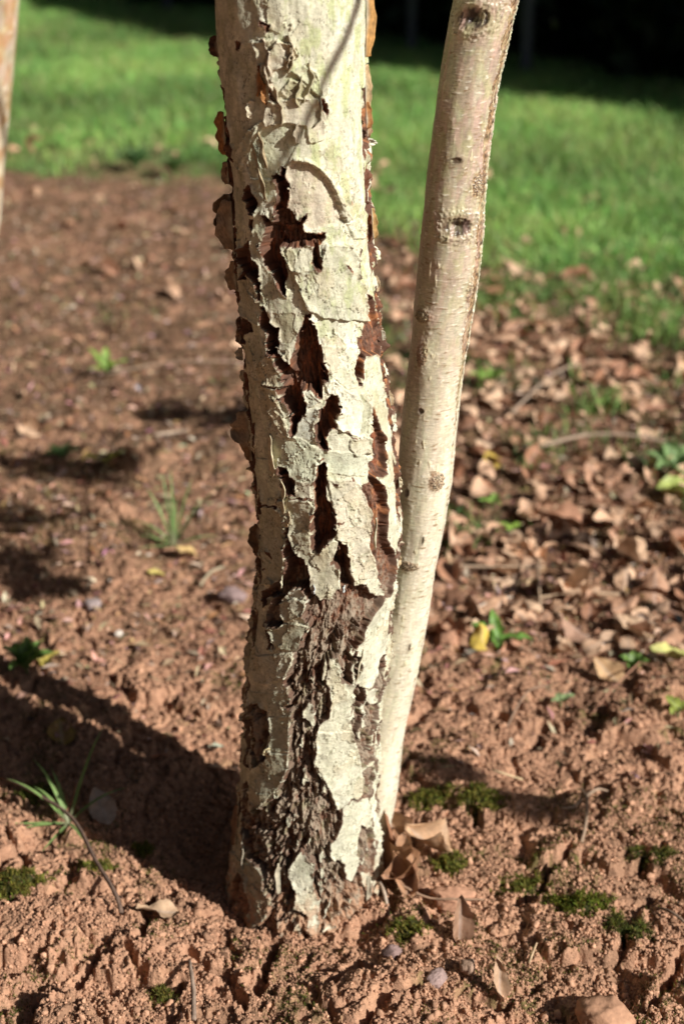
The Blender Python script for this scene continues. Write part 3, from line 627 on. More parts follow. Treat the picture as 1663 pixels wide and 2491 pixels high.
    v = np.stack([x + rr * np.sin(th), YA - rr * np.cos(th), Z / 1000], -1)
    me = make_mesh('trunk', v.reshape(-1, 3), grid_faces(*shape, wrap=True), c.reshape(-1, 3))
    return obj('trunk', me, M_BARK, parent)


def tube(pts, rad, nseg=8, seed=0, rough=0., col=(.2, .13, .08), col2=None):
    pts = [Vector(p) for p in pts]
    V = []; CC = []
    rr = np.random.default_rng(seed)
    up = Vector((.3, .2, 1)).normalized()
    for i, p in enumerate(pts):
        d = (pts[min(i + 1, len(pts) - 1)] - pts[max(i - 1, 0)]).normalized()
        a = d.cross(up)
        if a.length < .1: a = d.cross(Vector((1, 0, 0)))
        a.normalize(); b = d.cross(a)
        for k in range(nseg):
            t = 2 * math.pi * k / nseg
            q = p + (a * math.cos(t) + b * math.sin(t)) * rad[i] * (1 + rough * rr.uniform(-1, 1))
            V.append(q[:])
            f = rr.uniform(0, 1)
            c = np.array(col) if col2 is None else np.array(col) * (1 - f) + np.array(col2) * f
            CC.append(c)
    n = len(pts)
    f = [grid_faces(n, nseg, True)]
    caps = np.array([list(range(nseg))[::-1], list(range((n - 1) * nseg, n * nseg))])
    return np.array(V), f + [caps], np.array(CC)


def curve_pts(P, n):
    P = np.array(P, float); t = np.linspace(0, len(P) - 1, n); out = []
    for q in t:
        i = min(int(q), len(P) - 2); f = q - i
        p0 = P[max(i - 1, 0)]; p1 = P[i]; p2 = P[i + 1]; p3 = P[min(i + 2, len(P) - 1)]
        out.append(.5 * ((2 * p1) + (-p0 + p2) * f + (2 * p0 - 5 * p1 + 4 * p2 - p3) * f ** 2 + (-p0 + 3 * p1 - 3 * p2 + p3) * f ** 3))
    return out


def bark_flake(parent, s, z, height, reach, angle, curl, tint, seed, slant=0., side=1, out=.001, name='bark_flake'):
    """a sheet of peeled bark held along an upright line; angle: 0 lies along the trunk, 90 stands straight out"""
    nu, nv = 16, 22
    rr = np.random.default_rng(seed)
    V = []; CC = []
    for j in range(nv):
        b = j / (nv - 1)
        f = .45 + .55 * math.sin(math.pi * min(max(b * .9 + .08, 0), 1)) + .22 * float(vn(np.array([b * 6 + seed]), np.array([.5]), seed)[0]) \
            + .04 * float(vn(np.array([b * 17 + seed]), np.array([.5]), seed + 1)[0])
        L = reach * .78 * max(f, .12)
        zz = z - height / 2 + height * b
        p0, n = bark_point(s + slant * (b - .5), zz, out)
        t = Vector((n.y, -n.x, 0)) * -side
        ang = math.radians(angle) * (.8 + .35 * float(vn(np.array([b * 3.]), np.array([seed * 1.]), 3)[0]))
        p = p0.copy()
        for i in range(nu):
            a = i / (nu - 1)
            V.append((p + Vector((0, 0, .06 * L * .001 * math.sin(a * 5 + seed)))) [:])
            k = np.array(tint) * (1 + .25 * rr.uniform(-1, 1))
            k = k + (np.array([.42, .40, .30]) - k) * max(0, .75 - a * 2.2 + .3 * math.sin(b * 7 + seed))
            CC.append(np.clip(k, 0, 1))
            an = ang + math.radians(curl + 35) * (a - .25) + .25 * math.sin(b * 9 + seed) * a
            p = p + (t * math.cos(an) + n * math.sin(an)) * (L * .001 / (nu - 1)) + Vector((0, 0, slant * .00002 * a))
    me = make_mesh(name, np.array(V), grid_faces(nv, nu), np.array(CC))
    o = obj(name, me, M_FLAKE, parent)
    md = o.modifiers.new('thickness', 'SOLIDIFY'); md.thickness = .0007; md.offset = 0
    return o


birch = thing('birch_tree', 'thick birch trunk with flaking white bark and dark rusty fissures in the centre', 'tree', (0, 0, 0))
build_trunk(birch)
BROWN = (.30, .21, .13); TAN = (.50, .38, .23); RUST = (.36, .17, .06); CREAM = (.62, .54, .36); GREY = (.42, .38, .28)
flakes = [
    (-24, 722, 30, 15, 14, 70, (.56, .48, .36), -4, 1), (-6, 728, 22, 13, 16, 80, (.50, .42, .29), 4, 1), (8, 708, 26, 12, 18, 60, (.48, .43, .28), 8, 1), (-30, 708, 18, 9, 20, 40, RUST, 3, 1),
    (-16, 694, 26, 12, 12, 60, (.54, .46, .32), -4, 1), (16, 690, 22, 11, 20, 50, (.40, .36, .25), 6, 1), (-36, 650, 40, 8, 12, 60, (.40, .33, .2), -10, 1),
    # s, z, height, reach, angle, curl, tint, slant, side
    (-82, 604, 36, 17, 62, 20, BROWN, 0, -1), (-84, 566, 22, 12, 50, 30, BROWN, 0, -1), (-90, 612, 26, 19, 70, 25, (.2, .13, .07), 4, -1),
    (-84, 446, 30, 19, 75, -10, BROWN, 0, -1), (-86, 428, 18, 12, 60, -30, (.2, .12, .06), 0, -1), (-84, 352, 26, 13, 70, 40, (.14, .08, .04), 0, -1),
    (-88, 727, 14, 9, 80, 30, (.10, .05, .03), 0, -1), (-88, 668, 30, 10, 60, 10, RUST, 0, -1), (-90, 640, 16, 8, 60, 10, BROWN, 0, -1),
    (-86, 520, 12, 6, 80, 10, BROWN, 0, -1), (-86, 506, 10, 7, 85, 0, GREY, 0, -1), (-88, 488, 9, 5, 85, 0, GREY, 0, -1),
    (-90, 246, 14, 7, 75, 0, GREY, 0, -1), (-90, 232, 12, 6, 75, 0, (.5, .5, .4), 0, -1), (-92, 180, 8, 7, 90, 0, (.6, .6, .5), 0, -1),
    (-92, 205, 16, 6, 70, 0, BROWN, 0, -1), (-88, 395, 10, 5, 75, 0, GREY, 0, -1), (-88, 275, 12, 5, 75, 0, GREY, 0, -1),
    (88, 745, 50, 10, 60, -25, (.44, .24, .08), 0, 1), (86, 700, 30, 7, 55, 10, (.5, .36, .2), 0, 1), (86, 681, 18, 6, 65, 10, RUST, 0, 1),
    (90, 662, 5, 8, 85, 0, (.7, .68, .55), 0, 1), (88, 672, 12, 5, 80, 0, (.4, .25, .14), 0, 1), (90, 604, 22, 6, 65, 20, (.42, .26, .1), 0, 1),
    (86, 560, 12, 4, 80, 0, TAN, 0, 1), (88, 520, 8, 4, 80, 0, GREY, 0, 1), (88, 470, 12, 4, 80, 0, TAN, 0, 1), (88, 400, 9, 4, 80, 0, CREAM, 0, 1),
    (90, 330, 10, 4, 80, 0, TAN, 0, 1), (90, 250, 14, 4, 80, 0, CREAM, 0, 1),
    (-50, 436, 34, 14, 8, 30, CREAM, 3, 1), (-43, 404, 28, 13, 8, 30, CREAM, 4, 1), (-38, 386, 14, 9, 12, 30, (.62, .53, .36), 4, 1),
    (-13, 716, 24, 11, 38, 60, (.52, .44, .32), -3, -1), (-3, 724, 18, 11, 32, 80, (.44, .36, .22), 3, 1), (-20, 701, 14, 7, 45, 30, RUST, 0, -1),
    (10, 703, 20, 10, 38, 60, (.42, .38, .24), 4, -1), (-34, 690, 12, 8, 40, 30, (.58, .52, .38), 4, -1), (-30, 664, 24, 9, 34, 50, (.38, .30, .18), -5, 1),
    (6, 676, 14, 9, 36, 40, (.42, .36, .26), 3, -1), (44, 372, 26, 8, 26, 70, (.52, .48, .33), 2, -1), (38, 258, 26, 5, 45, 20, (.6, .54, .38), 4, -1),
    (-44, 330, 10, 6, 50, 30, (.6, .56, .4), 0, 1), (-40, 172, 9, 7, 45, 30, (.58, .5, .3), 4, -1), (-22, 52, 30, 6, 40, 30, (.5, .44, .32), -3, -1),
    (20, 22, 18, 7, 55, 40, (.6, .56, .44), 4, -1), (-66, 60, 36, 8, 45, 20, (.4, .35, .26), -4, 1), (-88, 70, 44, 9, 50, 20, (.26, .16, .1), 0, -1),
    (62, 20, 28, 6, 60, 10, (.5, .44, .33), 0, 1), (15, 330, 6, 6, 55, 20, (.55, .58, .57), 0, -1), (-14, 330, 8, 7, 45, 30, (.55, .58, .59), 0, 1),
]
for i, (s, z, hh, re, an, cu, ti, sl_, sd) in enumerate(flakes):
    bark_flake(birch, s, z, hh, re, an, cu, ti, 500 + i, sl_, sd)


def limb(parent, pts, r0, r1, n=14, seed=0, col=(.5, .46, .38), name='branch'):
    P = curve_pts(pts, n)
    v, f, c = tube(P, np.linspace(r0, r1, n), 8, seed, .05, col, (.32, .27, .2))
    return obj(name, make_mesh(name, v, f, c), M_TWIG, parent)


xt = float(trunk_axis(2.6)[0])
limb(birch, [(xt, YA, 2.62), (xt - .2, 1.2, 3.3), (xt - .1, 1.3, 4.2)], .03, .006)
limb(birch, [(xt, YA, 2.6), (xt + .3, .95, 3.1), (xt + .5, .7, 3.8)], .024, .005)
limb(birch, [(-.05, YA, 1.9), (-.45, 1.2, 2.4), (-.8, 1.3, 3.0)], .018, .004)

# ------------------------------------------------------------------ slender birch stem
YB = 1.080


def stem_axis(z):
    x = np.interp(z, ST[:, 0], ST[:, 1]); r = np.interp(z, ST[:, 0], ST[:, 2])
    up = np.clip(z - ST[-1, 0], 0, 9)
    return x + .12 * up, r - .005 * up


def build_stem(parent, ax, yb, z0, z1, dz, na, seed, lower=True, brown=.0):
    zr = np.concatenate([np.arange(z0, z1, dz), np.arange(z1, 2500, 40)]).astype(np.float32)
    A = np.linspace(-180, 180, na, endpoint=False).astype(np.float32)
    a, Z = np.meshgrid(A, zr)
    S = a * .40
    g = fbm(S / 14, Z / 40, 3, seed)
    c = np.zeros(S.shape + (3,), np.float32) + np.array([.76, .69, .56], np.float32)
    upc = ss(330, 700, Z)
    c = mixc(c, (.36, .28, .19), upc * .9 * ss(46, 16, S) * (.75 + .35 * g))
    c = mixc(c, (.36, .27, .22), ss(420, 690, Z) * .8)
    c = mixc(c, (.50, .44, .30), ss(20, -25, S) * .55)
    c = mixc(c, (.50, .36, .30), upc * .6 * ss(-.2, .4, fbm(S / 20, Z / 30, 2, seed + 3)))
    c = mixc(c, (.40, .40, .20), ss(-.1, .5, fbm(S / 8, Z / 12, 4, seed + 5)) * (.15 + .4 * upc))
    c = mixc(c, (.55, .56, .40), ss(.1, .5, fbm(S / 9, Z / 30, 3, seed + 6)) * .5)
    c = mixc(c, (.42, .22, .09), np.full(S.shape, brown, np.float32) * ss(-.3, .3, g))
    fib = fbm(S / 6, Z / .8, 3, seed + 7)
    c *= (1 + .30 * fib + .16 * fbm(S / 26, Z / 45, 4, seed + 49))[..., None]
    bnd = ss(.3, .6, fbm(S / 30, Z / 5, 3, seed + 51))
    c = mixc(c, (.45, .36, .25), bnd * .35)
    len_ = ss(.38, .62, vn(S / 8, Z / 2.0, seed + 9)) * ss(-.3, .2, vn(S / 20, Z / 14, seed + 11))
    c = mixc(c, (.30, .20, .11), len_ * .9)
    l2 = ss(.45, .7, vn(S / 7, Z / 2.1, seed + 13))
    c = mixc(c, (.88, .84, .72), l2 * .7)
    h = .5 * fbm(S / 12, Z / 50, 3, seed + 15) + .10 * fib + len_ * .25 + l2 * .2 + 1.0 * fbm(S / 40, Z / 110, 2, seed + 17)
    if lower:
        for (th, zk, ka, kb, ty) in KNOTS:
            kk = 1.5 if ty == 1 else 1.3
            ka *= kk; kb *= kk
            ds = (a - th) * .40; dz_ = Z - zk * 1000
            wob = 1 + .22 * vn(S / 2.4 + zk * 50, Z / 2.4, 77)
            rho = np.sqrt((ds / ka) ** 2 + (dz_ / kb) ** 2) * wob
            if rho.min() > 1.5: continue
            n = vn(S / 1.0, Z / 1.0, 79)
            if ty == 1:
                h += 1.2 * np.exp(-((rho - .9) / .32) ** 2) - 5.5 * np.exp(-(rho / .38) ** 2) + .35 * n * np.exp(-(rho / .7) ** 2) + .35 * np.sin(rho * 22) * ss(1.1, .8, rho) * ss(.4, .6, rho)
                c = mixc(c, (.50, .43, .30), np.exp(-(rho / 1.25) ** 4) * .5)
                c = mixc(c, (.24, .16, .10), ss(.9, .6, rho) * .85)
                c = mixc(c, (.05, .03, .025), ss(.72, .52, rho) * .95)
                c = mixc(c, (.10, .09, .05), np.exp(-((rho - 1) / .10) ** 2) * .7 * ss(-.2, .2, vn(S / 3, Z / 3, 83)))
            elif ty == 2:
                h += 2.2 * np.exp(-(rho / .9) ** 2) + 1.5 * n * ss(1, .6, rho)
                c = mixc(c, (.42, .24, .12), ss(1.05, .8, rho) * .75)
                c = mixc(c, (.05, .035, .03), ss(1, .75, rho) * ss(-.1, .25, n) * .95)
                c = mixc(c, (.62, .57, .42), ss(.9, .6, rho) * ss(.1, .4, -n) * .7)
            else:
                h += .8 * np.exp(-(rho) ** 2) - 1.4 * ss(.6, .3, rho)
                c = mixc(c, (.09, .055, .035), ss(.8, .5, rho) * .9)
                c = mixc(c, (.4, .3, .2), np.exp(-((rho - 1) / .2) ** 2) * .4)
        # strip of torn bark with lichen down the right side
        cen = 62 + 5 * vn(Z / 40, Z * 0, 91)
        wdt = (12 + 7 * vn(Z / 17, Z * 0, 93)) * ss(430, 520, Z) + 3 * ss(380, 450, Z)
        d = np.abs(a - cen) - wdt + 6.0 * fbm(S / 2, Z / 6, 4, 95)
        m = ss(1.0, -1.0, d)
        n = fbm(S / 1.6, Z / 5, 3, 97)
        c = mixc(c, (.38, .23, .12), m * .9)
        c = mixc(c, (.06, .04, .025), m * ss(-.05, .3, n) * .92)
        h += m * (n * 1.6 - .6) + 1.0 * np.exp(-((d - 1) / 2.) ** 2) * ss(420, 520, Z)
        li = ss(cen + wdt - 3, cen + wdt + 3, a) * ss(150, 120, a) * ss(380, 560, Z)
        c = mixc(c, (.55, .60, .46), li * .8)
        h += li * (.5 * fbm(S / 2.2, Z / 3.1, 4, 99) + .3) + li * .5 * ss(.1, .6, fbm(S / 7, Z / 19, 5, 100, .65))
    c = mixc(c, (.60, .56, .34), ss(-.1, .5, fbm(S / 7, Z / 22, 4, seed + 41)) * (.15 + .3 * upc))
    c = mixc(c, (.62, .42, .36), ss(0, .5, fbm(S / 9, Z / 30, 4, seed + 43)) * (.12 + .4 * upc))
    pe = ss(.45, .6, vn(S / 3, Z / 9, seed + 45)) * ss(.1, .4, vn(S / 15, Z / 30, seed + 47))
    h = h + pe * .5
    c = mixc(c, (.74, .66, .44), pe * .6)
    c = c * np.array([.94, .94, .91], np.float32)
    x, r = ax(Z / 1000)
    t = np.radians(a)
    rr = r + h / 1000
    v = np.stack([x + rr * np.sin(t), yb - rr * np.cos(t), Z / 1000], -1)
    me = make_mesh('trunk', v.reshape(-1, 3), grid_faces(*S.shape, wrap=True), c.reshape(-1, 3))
    return obj('trunk', me, M_STEM, parent)


birch2 = thing('birch_tree', 'slender smooth cream birch stem with dark knots, leaning beside the thick trunk', 'tree')
build_stem(birch2, stem_axis, YB, -40, 790, .7, 250, 601)
# thin twig above, whose shadow falls across the thick trunk
pA, _ = bark_point(56, 742); pB, _ = bark_point(26, 700); pC, _ = bark_point(-30, 660)
k = .68
xt2 = float(stem_axis(1.6)[0])
dAB = pA - pB
limb(birch2, [(xt2, YB, 1.7), pA + SV * k + dAB * 6, pA + SV * k + dAB * 1.5, pA + SV * k, pB + SV * (k - .02) + Vector((0, 0, .007)), pC + SV * (k - .05) + Vector((0, 0, -.02))], .0060, .0022, 24, 3, (.2, .14, .1))


bx = Vector((xt2, YB, 1.72))
DAP = [(-.45, 2.00, .05), (-.38, 1.97, .04), (-.28, 2.22, .04), (-.17, 2.2, .035), (-.46, 1.80, .05), (-.44, 1.66, .045), (-.38, 1.60, .03), (.30, 1.75, .03), (.17, 1.14, .018), (.10, 1.20, .015)]  # leaf clumps added out of view, towards the sun, to cast dapples
DAP = [(Vector((x, y, 0)) + SV * 1.6, r) for x, y, r in DAP]
limb(birch2, [bx, (.6, 1.0, 1.75), (1.0, 1.0, 1.3), (1.35, 1.2, .9)], .010, .003, 20, 8)  # added bough, out of view, reaching towards the dapple leaves
VV = []; r_ = np.random.default_rng(31)
for c_, rr_ in DAP:
    for _ in range(48):
        q = np.array(c_[:]) + r_.normal(0, 1, 3) * np.array([rr_ * .62, rr_ * .5, rr_ * .22])
        a_, b_ = r_.normal(0, 1, (2, 3)); a_ *= .019 / np.linalg.norm(a_); b_ *= .015 / np.linalg.norm(b_)
        VV += [q - a_, q + b_, q + a_, q - b_]
VV = np.array(VV)
obj('dapple_leaves', make_mesh('dapple_leaves', VV, np.arange(len(VV)).reshape(-1, 4), np.tile([[.2, .2, .05]], (len(VV), 1)), False), M_LEAF, birch2)

birch3 = thing('birch_tree', 'blurred brown and cream birch stem cut off by the left edge', 'tree')


def ax3(z):
    return -.4975 + .19 * (np.asarray(z) - .389) - .045 * ss(.2, -.3, np.asarray(z)), .036 + 0 * np.asarray(z) - .004 * np.clip(np.asarray(z) - .8, 0, 9)


build_stem(birch3, ax3, 1.9, -40, 900, 4, 60, 701, False, .9)



def crown(parent, cx, cy, z0, z1, rad, n, seed):  # out-of-view crowns, added and leafed densely to hold back sky light
    r = np.random.default_rng(seed)
    m = 26
    cl = np.stack([r.normal(0, .5, m) * rad, r.normal(0, .5, m) * rad, r.uniform(z0, z1, m)], 1)
    k = r.integers(0, m, n)
    P = cl[k] + r.normal(0, .16 * rad, (n, 3)) + np.array([cx, cy, 0])
    M = r.normal(size=(n, 2, 3)); M /= np.linalg.norm(M, axis=2)[:, :, None]
    L = (.022 + .016 * r.random(n))[:, None]
    u = M[:, 0] * L; w_ = M[:, 1] * L * .7
    V = np.stack([P - u, P + w_, P + u, P - w_], 1)
    F = (np.arange(n) * 4)[:, None] + np.array([[0, 1, 2, 3]])
    c = np.clip(np.array([.22, .20, .04])[None] * (1 + .3 * r.normal(size=(n, 1))), .01, 1)
    obj('crown', make_mesh('crown', V.reshape(-1, 3), F, np.repeat(c[:, None], 4, 1).reshape(-1, 3), False), M_LEAF, parent)


crown(birch, -.1, 1.1, 2.7, 5.2, 1.8, 34000, 1)
crown(birch2, .25, 1.2, 2.7, 4.6, 1.5, 22000, 2)
crown(birch3, -.3, 2.0, 2.7, 4.8, 1.6, 26000, 3)

# ------------------------------------------------------------------ loose soil crumbs
def ico():
    import bmesh
    bm = bmesh.new(); bmesh.ops.create_icosphere(bm, subdivisions=2, radius=1)
    v = np.array([q.co[:] for q in bm.verts], np.float32); f = np.array([[q.index for q in t.verts] for t in bm.faces])
    bm.free()
    return v, f


IV, IF = ico()


def lump(seed, rough=.3, sq=(1, 1, .75)):
    v = IV * np.array(sq, np.float32)
    n = vn(IV[:, 0] * 1.3 + seed * 3.1, IV[:, 1] * 1.3 + IV[:, 2] * 1.1, seed) + .5 * vn(IV[:, 0] * 3 + seed, IV[:, 2] * 3 + IV[:, 1] * 2, seed + 3)
    return v * (1 + rough * n)[:, None]


def scatter(n, x0, x1, y0, y1, keep):
    x = rng.uniform(x0, x1, n).astype(np.float32); y = rng.uniform(y0, y1, n).astype(np.float32)
    k = keep(x, y) > rng.random(n)
    return x[k], y[k]


def rot_mats(n):
    q = rng.normal(size=(n, 4)); q /= np.linalg.norm(q, axis=1)[:, None]
    a, b, c, d = q.T
    return np.stack([1 - 2 * (c * c + d * d), 2 * (b * c - a * d), 2 * (b * d + a * c), 2 * (b * c + a * d), 1 - 2 * (b * b + d * d), 2 * (c * d - a * b),
                     2 * (b * d - a * c), 2 * (c * d + a * b), 1 - 2 * (b * b + c * c)], 1).reshape(n, 3, 3)


def build_crumbs():
    x, y = scatter(70000, -.5, .6, .74, 1.75, lambda x, y: np.clip(1.15 - .55 * (y - .8), .25, 1) * (.25 + .75 * ss(-.3, .3, fbm(x * 9, y * 9, 2, 801))))
    k = np.hypot(x + .035, y - YA) > .068
    x, y = x[k], y[k]
    n = len(x)
    r = .00075 * (1 - rng.random(n)) ** (-1 / 3.0)
    r = np.clip(r, 0, .0036).astype(np.float32)
    z = ground_h(x, y) + r * .35
    vs = np.stack([lump(810 + i, .62) for i in range(14)])
    vi = rng.integers(0, 14, n)
    M = rot_mats(n)
    P = np.einsum('nij,nkj->nki', M, vs[vi]) * r[:, None, None] + np.stack([x, y, z], 1)[:, None]
    base = np.array([.445, .252, .160]) * (1 + .22 * rng.normal(size=(n, 1)))
    k = rng.random(n) < .14
    base[k] = np.array([.21, .115, .07]) * (1 + .2 * rng.normal(size=(k.sum(), 1)))
    col = np.repeat(np.clip(base, .03, .8)[:, None], IV.shape[0], 1)
    F = IF[None] + (np.arange(n) * IV.shape[0])[:, None, None]
    o = obj('soil_crumbs', make_mesh('soil_crumbs', P.reshape(-1, 3), F.reshape(-1, 3), col.reshape(-1, 3)), M_CRUMB)
    o['kind'] = 'stuff'
    tag(o, 'loose crumbs of dry red soil strewn over the bare ground', 'soil')


build_crumbs()


def build_grit():
    import bmesh
    bm = bmesh.new(); bmesh.ops.create_icosphere(bm, subdivisions=1, radius=1)
    v = np.array([q.co[:] for q in bm.verts], np.float32); f = np.array([[q.index for q in t.verts] for t in bm.faces]); bm.free()
    x, y = scatter(230000, -.42, .52, .76, 1.6, lambda x, y: np.clip(1.2 - .8 * (y - .8), .15, 1) * (.22 + .78 * ss(-.15, .3, fbm(x * 14, y * 14, 3, 803))))
    k = np.hypot(x + .035, y - YA) > .066
    x, y = x[k], y[k]; n = len(x)
    r = (.0006 + .0010 * rng.random(n) ** 2).astype(np.float32)
    M = rot_mats(n) * rng.uniform(.6, 1.3, (n, 1, 3))
    P = np.einsum('nij,kj->nki', M, v) * r[:, None, None] + np.stack([x, y, ground_h(x, y) + r * .5], 1)[:, None]
    c = np.clip(np.array([.445, .252, .160]) * (1 + .25 * rng.normal(size=(n, 1))), .03, .8)
    F = f[None] + (np.arange(n) * len(v))[:, None, None]
    o = obj('soil_grit', make_mesh('soil_grit', P.reshape(-1, 3), F.reshape(-1, 3), np.repeat(c[:, None], len(v), 1).reshape(-1, 3), False), M_CRUMB)
    o['kind'] = 'stuff'
    tag(o, 'fine grit of dry red soil covering the ground near the trunk', 'soil')


build_grit()


# ------------------------------------------------------------------ blades: lawn, moss, tufts
def blades(x, y, z, hgt, wid, lean, col, bend=.5, seed=0, ld=None):
    n = len(x)
    r = np.random.default_rng(seed)
    a = r.uniform(0, 6.283, n) if ld is None else ld
    f = r.uniform(0, 6.283, n)
    fx, fy = np.cos(f) * wid / 2, np.sin(f) * wid / 2
    lx, ly = np.cos(a) * lean * hgt, np.sin(a) * lean * hgt
    B = np.stack([x, y, z], 1)
    W = np.stack([fx, fy, 0 * fx], 1)
    mid = B + np.stack([lx * .35, ly * .35, hgt * .6], 1)
    tip = B + np.stack([lx, ly, hgt * (1 - bend * np.clip(lean, 0, 1.4) * .35)], 1)
    V = np.stack([B - W, B + W, mid - W * .8, mid + W * .8, tip], 1)
    k = (np.arange(n) * 5)[:, None]
    F = np.concatenate([k + np.array([[0, 1, 3]]), k + np.array([[0, 3, 2]]), k + np.array([[2, 3, 4]])])
    cc = np.repeat(col[:, None], 5, 1)
    return V.reshape(-1, 3), F, cc.reshape(-1, 3)


def rcol(n, base, var, seed):
    r = np.random.default_rng(seed)
    return np.clip(np.array(base)[None] * (1 + var * r.normal(size=(n, 1))) * (1 + .12 * r.normal(size=(n, 3))), .005, 1)


def build_lawn():
    n = 420000
    y = 2.2 + 9.8 * rng.random(n) ** 1.35
    x = (rng.random(n) * 2 - 1) * (.28 * y + .55)
    x = x.astype(np.float32); y = y.astype(np.float32)
    nz = fbm(x * 2.6, y * 2.6, 3, 831)
    d = ss(-.75, .7, y - lawn_edge(x) + 1.3 * nz + .35 * vn(x * 6, y * 6, 838)) ** 1.4
    d *= np.where(x < 0, ss(-.25, .1, y - lawn_edge(x) + .2 * nz), 1)
    k = d > rng.random(n)
    x, y, nz = x[k], y[k], nz[k]
    n = len(x)
    z = ground_h(x, y, np.full(n, .02, np.float32)) - .004
    h = (.028 + .045 * rng.random(n) + .018 * np.clip(nz, -1, 1)) * (.75 + .5 * ss(0, 1.5, y - lawn_edge(x)))
    c = rcol(n, (.205, .375, .10), .25, 833)
    t = ss(-.2, .5, fbm(x * 1.7, y * 1.7, 2, 835))[:, None]
    c = c * (1 - t) + rcol(n, (.29, .44, .125), .2, 834) * t
    k = rng.random(n) < .10
    c[k] = rcol(k.sum(), (.44, .38, .18), .2, 836)
    c *= (.82 + .5 * ss(-.4, .5, fbm(x * .9, y * .9, 3, 839)))[:, None]
    V, F, cc = blades(x, y, z, h, .0022 + .0012 * y / 3, .25 + .7 * rng.random(n), c, .5, 837)
    o = obj('lawn_grass', make_mesh('lawn_grass', V, F, cc, False), M_GRASS)
    o['kind'] = 'stuff'
    tag(o, 'short sunlit green grass of the lawn behind the birches', 'grass')


build_lawn()


def build_sparse_grass():
    n = 42000
    y = (1.6 + 2.4 * rng.random(n)).astype(np.float32); x = ((rng.random(n) * 2 - 1) * (.30 * y + .2)).astype(np.float32)
    m = fbm(x * 3.3, y * 3.3, 3, 841)
    d = ss(.22, .55, m + .42 * ss(.12, .4, x) * ss(1.75, 2.3, y) - .25 * ss(.1, -.2, x))
    k = d > rng.random(n)
    x, y = x[k], y[k]; n = len(x)
    z = ground_h(x, y, np.full(n, .01, np.float32)) - .003
    V, F, cc = blades(x, y, z, .012 + .030 * rng.random(n), .0022 + 0 * x, .3 + .8 * rng.random(n), rcol(n, (.15, .24, .07), .25, 843), .5, 845)
    o = obj('sparse_grass', make_mesh('sparse_grass', V, F, cc, False), M_GRASS)
    o['kind'] = 'stuff'
    tag(o, 'thin young grass coming up among the fallen leaves', 'grass')


build_sparse_grass()


def build_moss():
    n = 420000
    y = (.78 + 1.0 * rng.random(n) ** 1.2).astype(np.float32); x = (-.42 + 1.0 * rng.random(n)).astype(np.float32)
    m = fbm(x * 11, y * 11, 4, 851) + .15 * vn(x * 60, y * 60, 853)
    d = ss(.16, .50, m + .24 * ss(.05, .2, x) * ss(1.2, 1.0, y) + .12 * ss(-.1, -.3, x) - .18 * ss(1.15, 1.3, y)) * .8
    d *= np.hypot(x + .035, y - YA) > .085
    k = d > rng.random(n)
    x, y = x[k], y[k]; n = len(x)
    z = ground_h(x, y) - .0006
    V, F, cc = blades(x, y, z, .0016 + .0030 * rng.random(n), .0007 + 0 * x, .3 + .8 * rng.random(n), rcol(n, (.095, .105, .022), .3, 855), .4, 857)
    o = obj('moss_film', make_mesh('moss_film', V, F, cc, False), M_MOSS)
    o['kind'] = 'stuff'
    tag(o, 'thin olive green moss growing over the red soil', 'moss')


build_moss()


def build_debris():
    """bits of straw, leaf crumbs and bark chips: nobody could count them"""
    n = 60000
    y = (1.15 + 2.9 * rng.random(n) ** 1.3).astype(np.float32); x = ((rng.random(n) * 2 - 1) * (.30 * y + .1)).astype(np.float32)
    d = ss(1.15, 1.7, y) * ss(.35, -.2, y - lawn_edge(x)) * (.6 + .4 * ss(-.3, .3, fbm(x * 4, y * 4, 3, 861) + .5 * ss(0, .25, x)))
    k = d > rng.random(n)
    x, y = x[k], y[k]; n = len(x)
    z = ground_h(x, y) + .002
    L = .004 + .020 * rng.random(n) ** 2; W = np.where(rng.random(n) < .45, .0012, .3 * L + .002) * (.7 + .6 * rng.random(n))
    a = rng.uniform(0, 6.283, n); ti = rng.normal(0, .35, n); ro = rng.normal(0, .5, n)
    u = np.stack([np.cos(a) * np.cos(ti), np.sin(a) * np.cos(ti), np.sin(ti)], 1)
    q = np.stack([-np.sin(a) * np.cos(ro), np.cos(a) * np.cos(ro), np.sin(ro)], 1)
    P = np.stack([x, y, z + .3 * W], 1)
    up = np.cross(u, q) * (W * .3)[:, None]
    V = np.stack([P - u * L[:, None] / 2, P + q * W[:, None] / 2 + up, P + u * L[:, None] / 2, P - q * W[:, None] / 2 + up], 1)
    F = (np.arange(n) * 4)[:, None] + np.array([[0, 1, 2, 3]])
    c = rcol(n, (.24, .13, .075), .35, 863)
    k = rng.random(n) < .42
    c[k] = rcol(k.sum(), (.50, .36, .26), .25, 864)
    o = obj('plant_debris', make_mesh('plant_debris', V.reshape(-1, 3), F, np.repeat(c[:, None], 4, 1).reshape(-1, 3), False), M_LEAF)
    o['kind'] = 'stuff'
    tag(o, 'fine debris of straw and leaf scraps on the brown soil', 'debris')


build_debris()


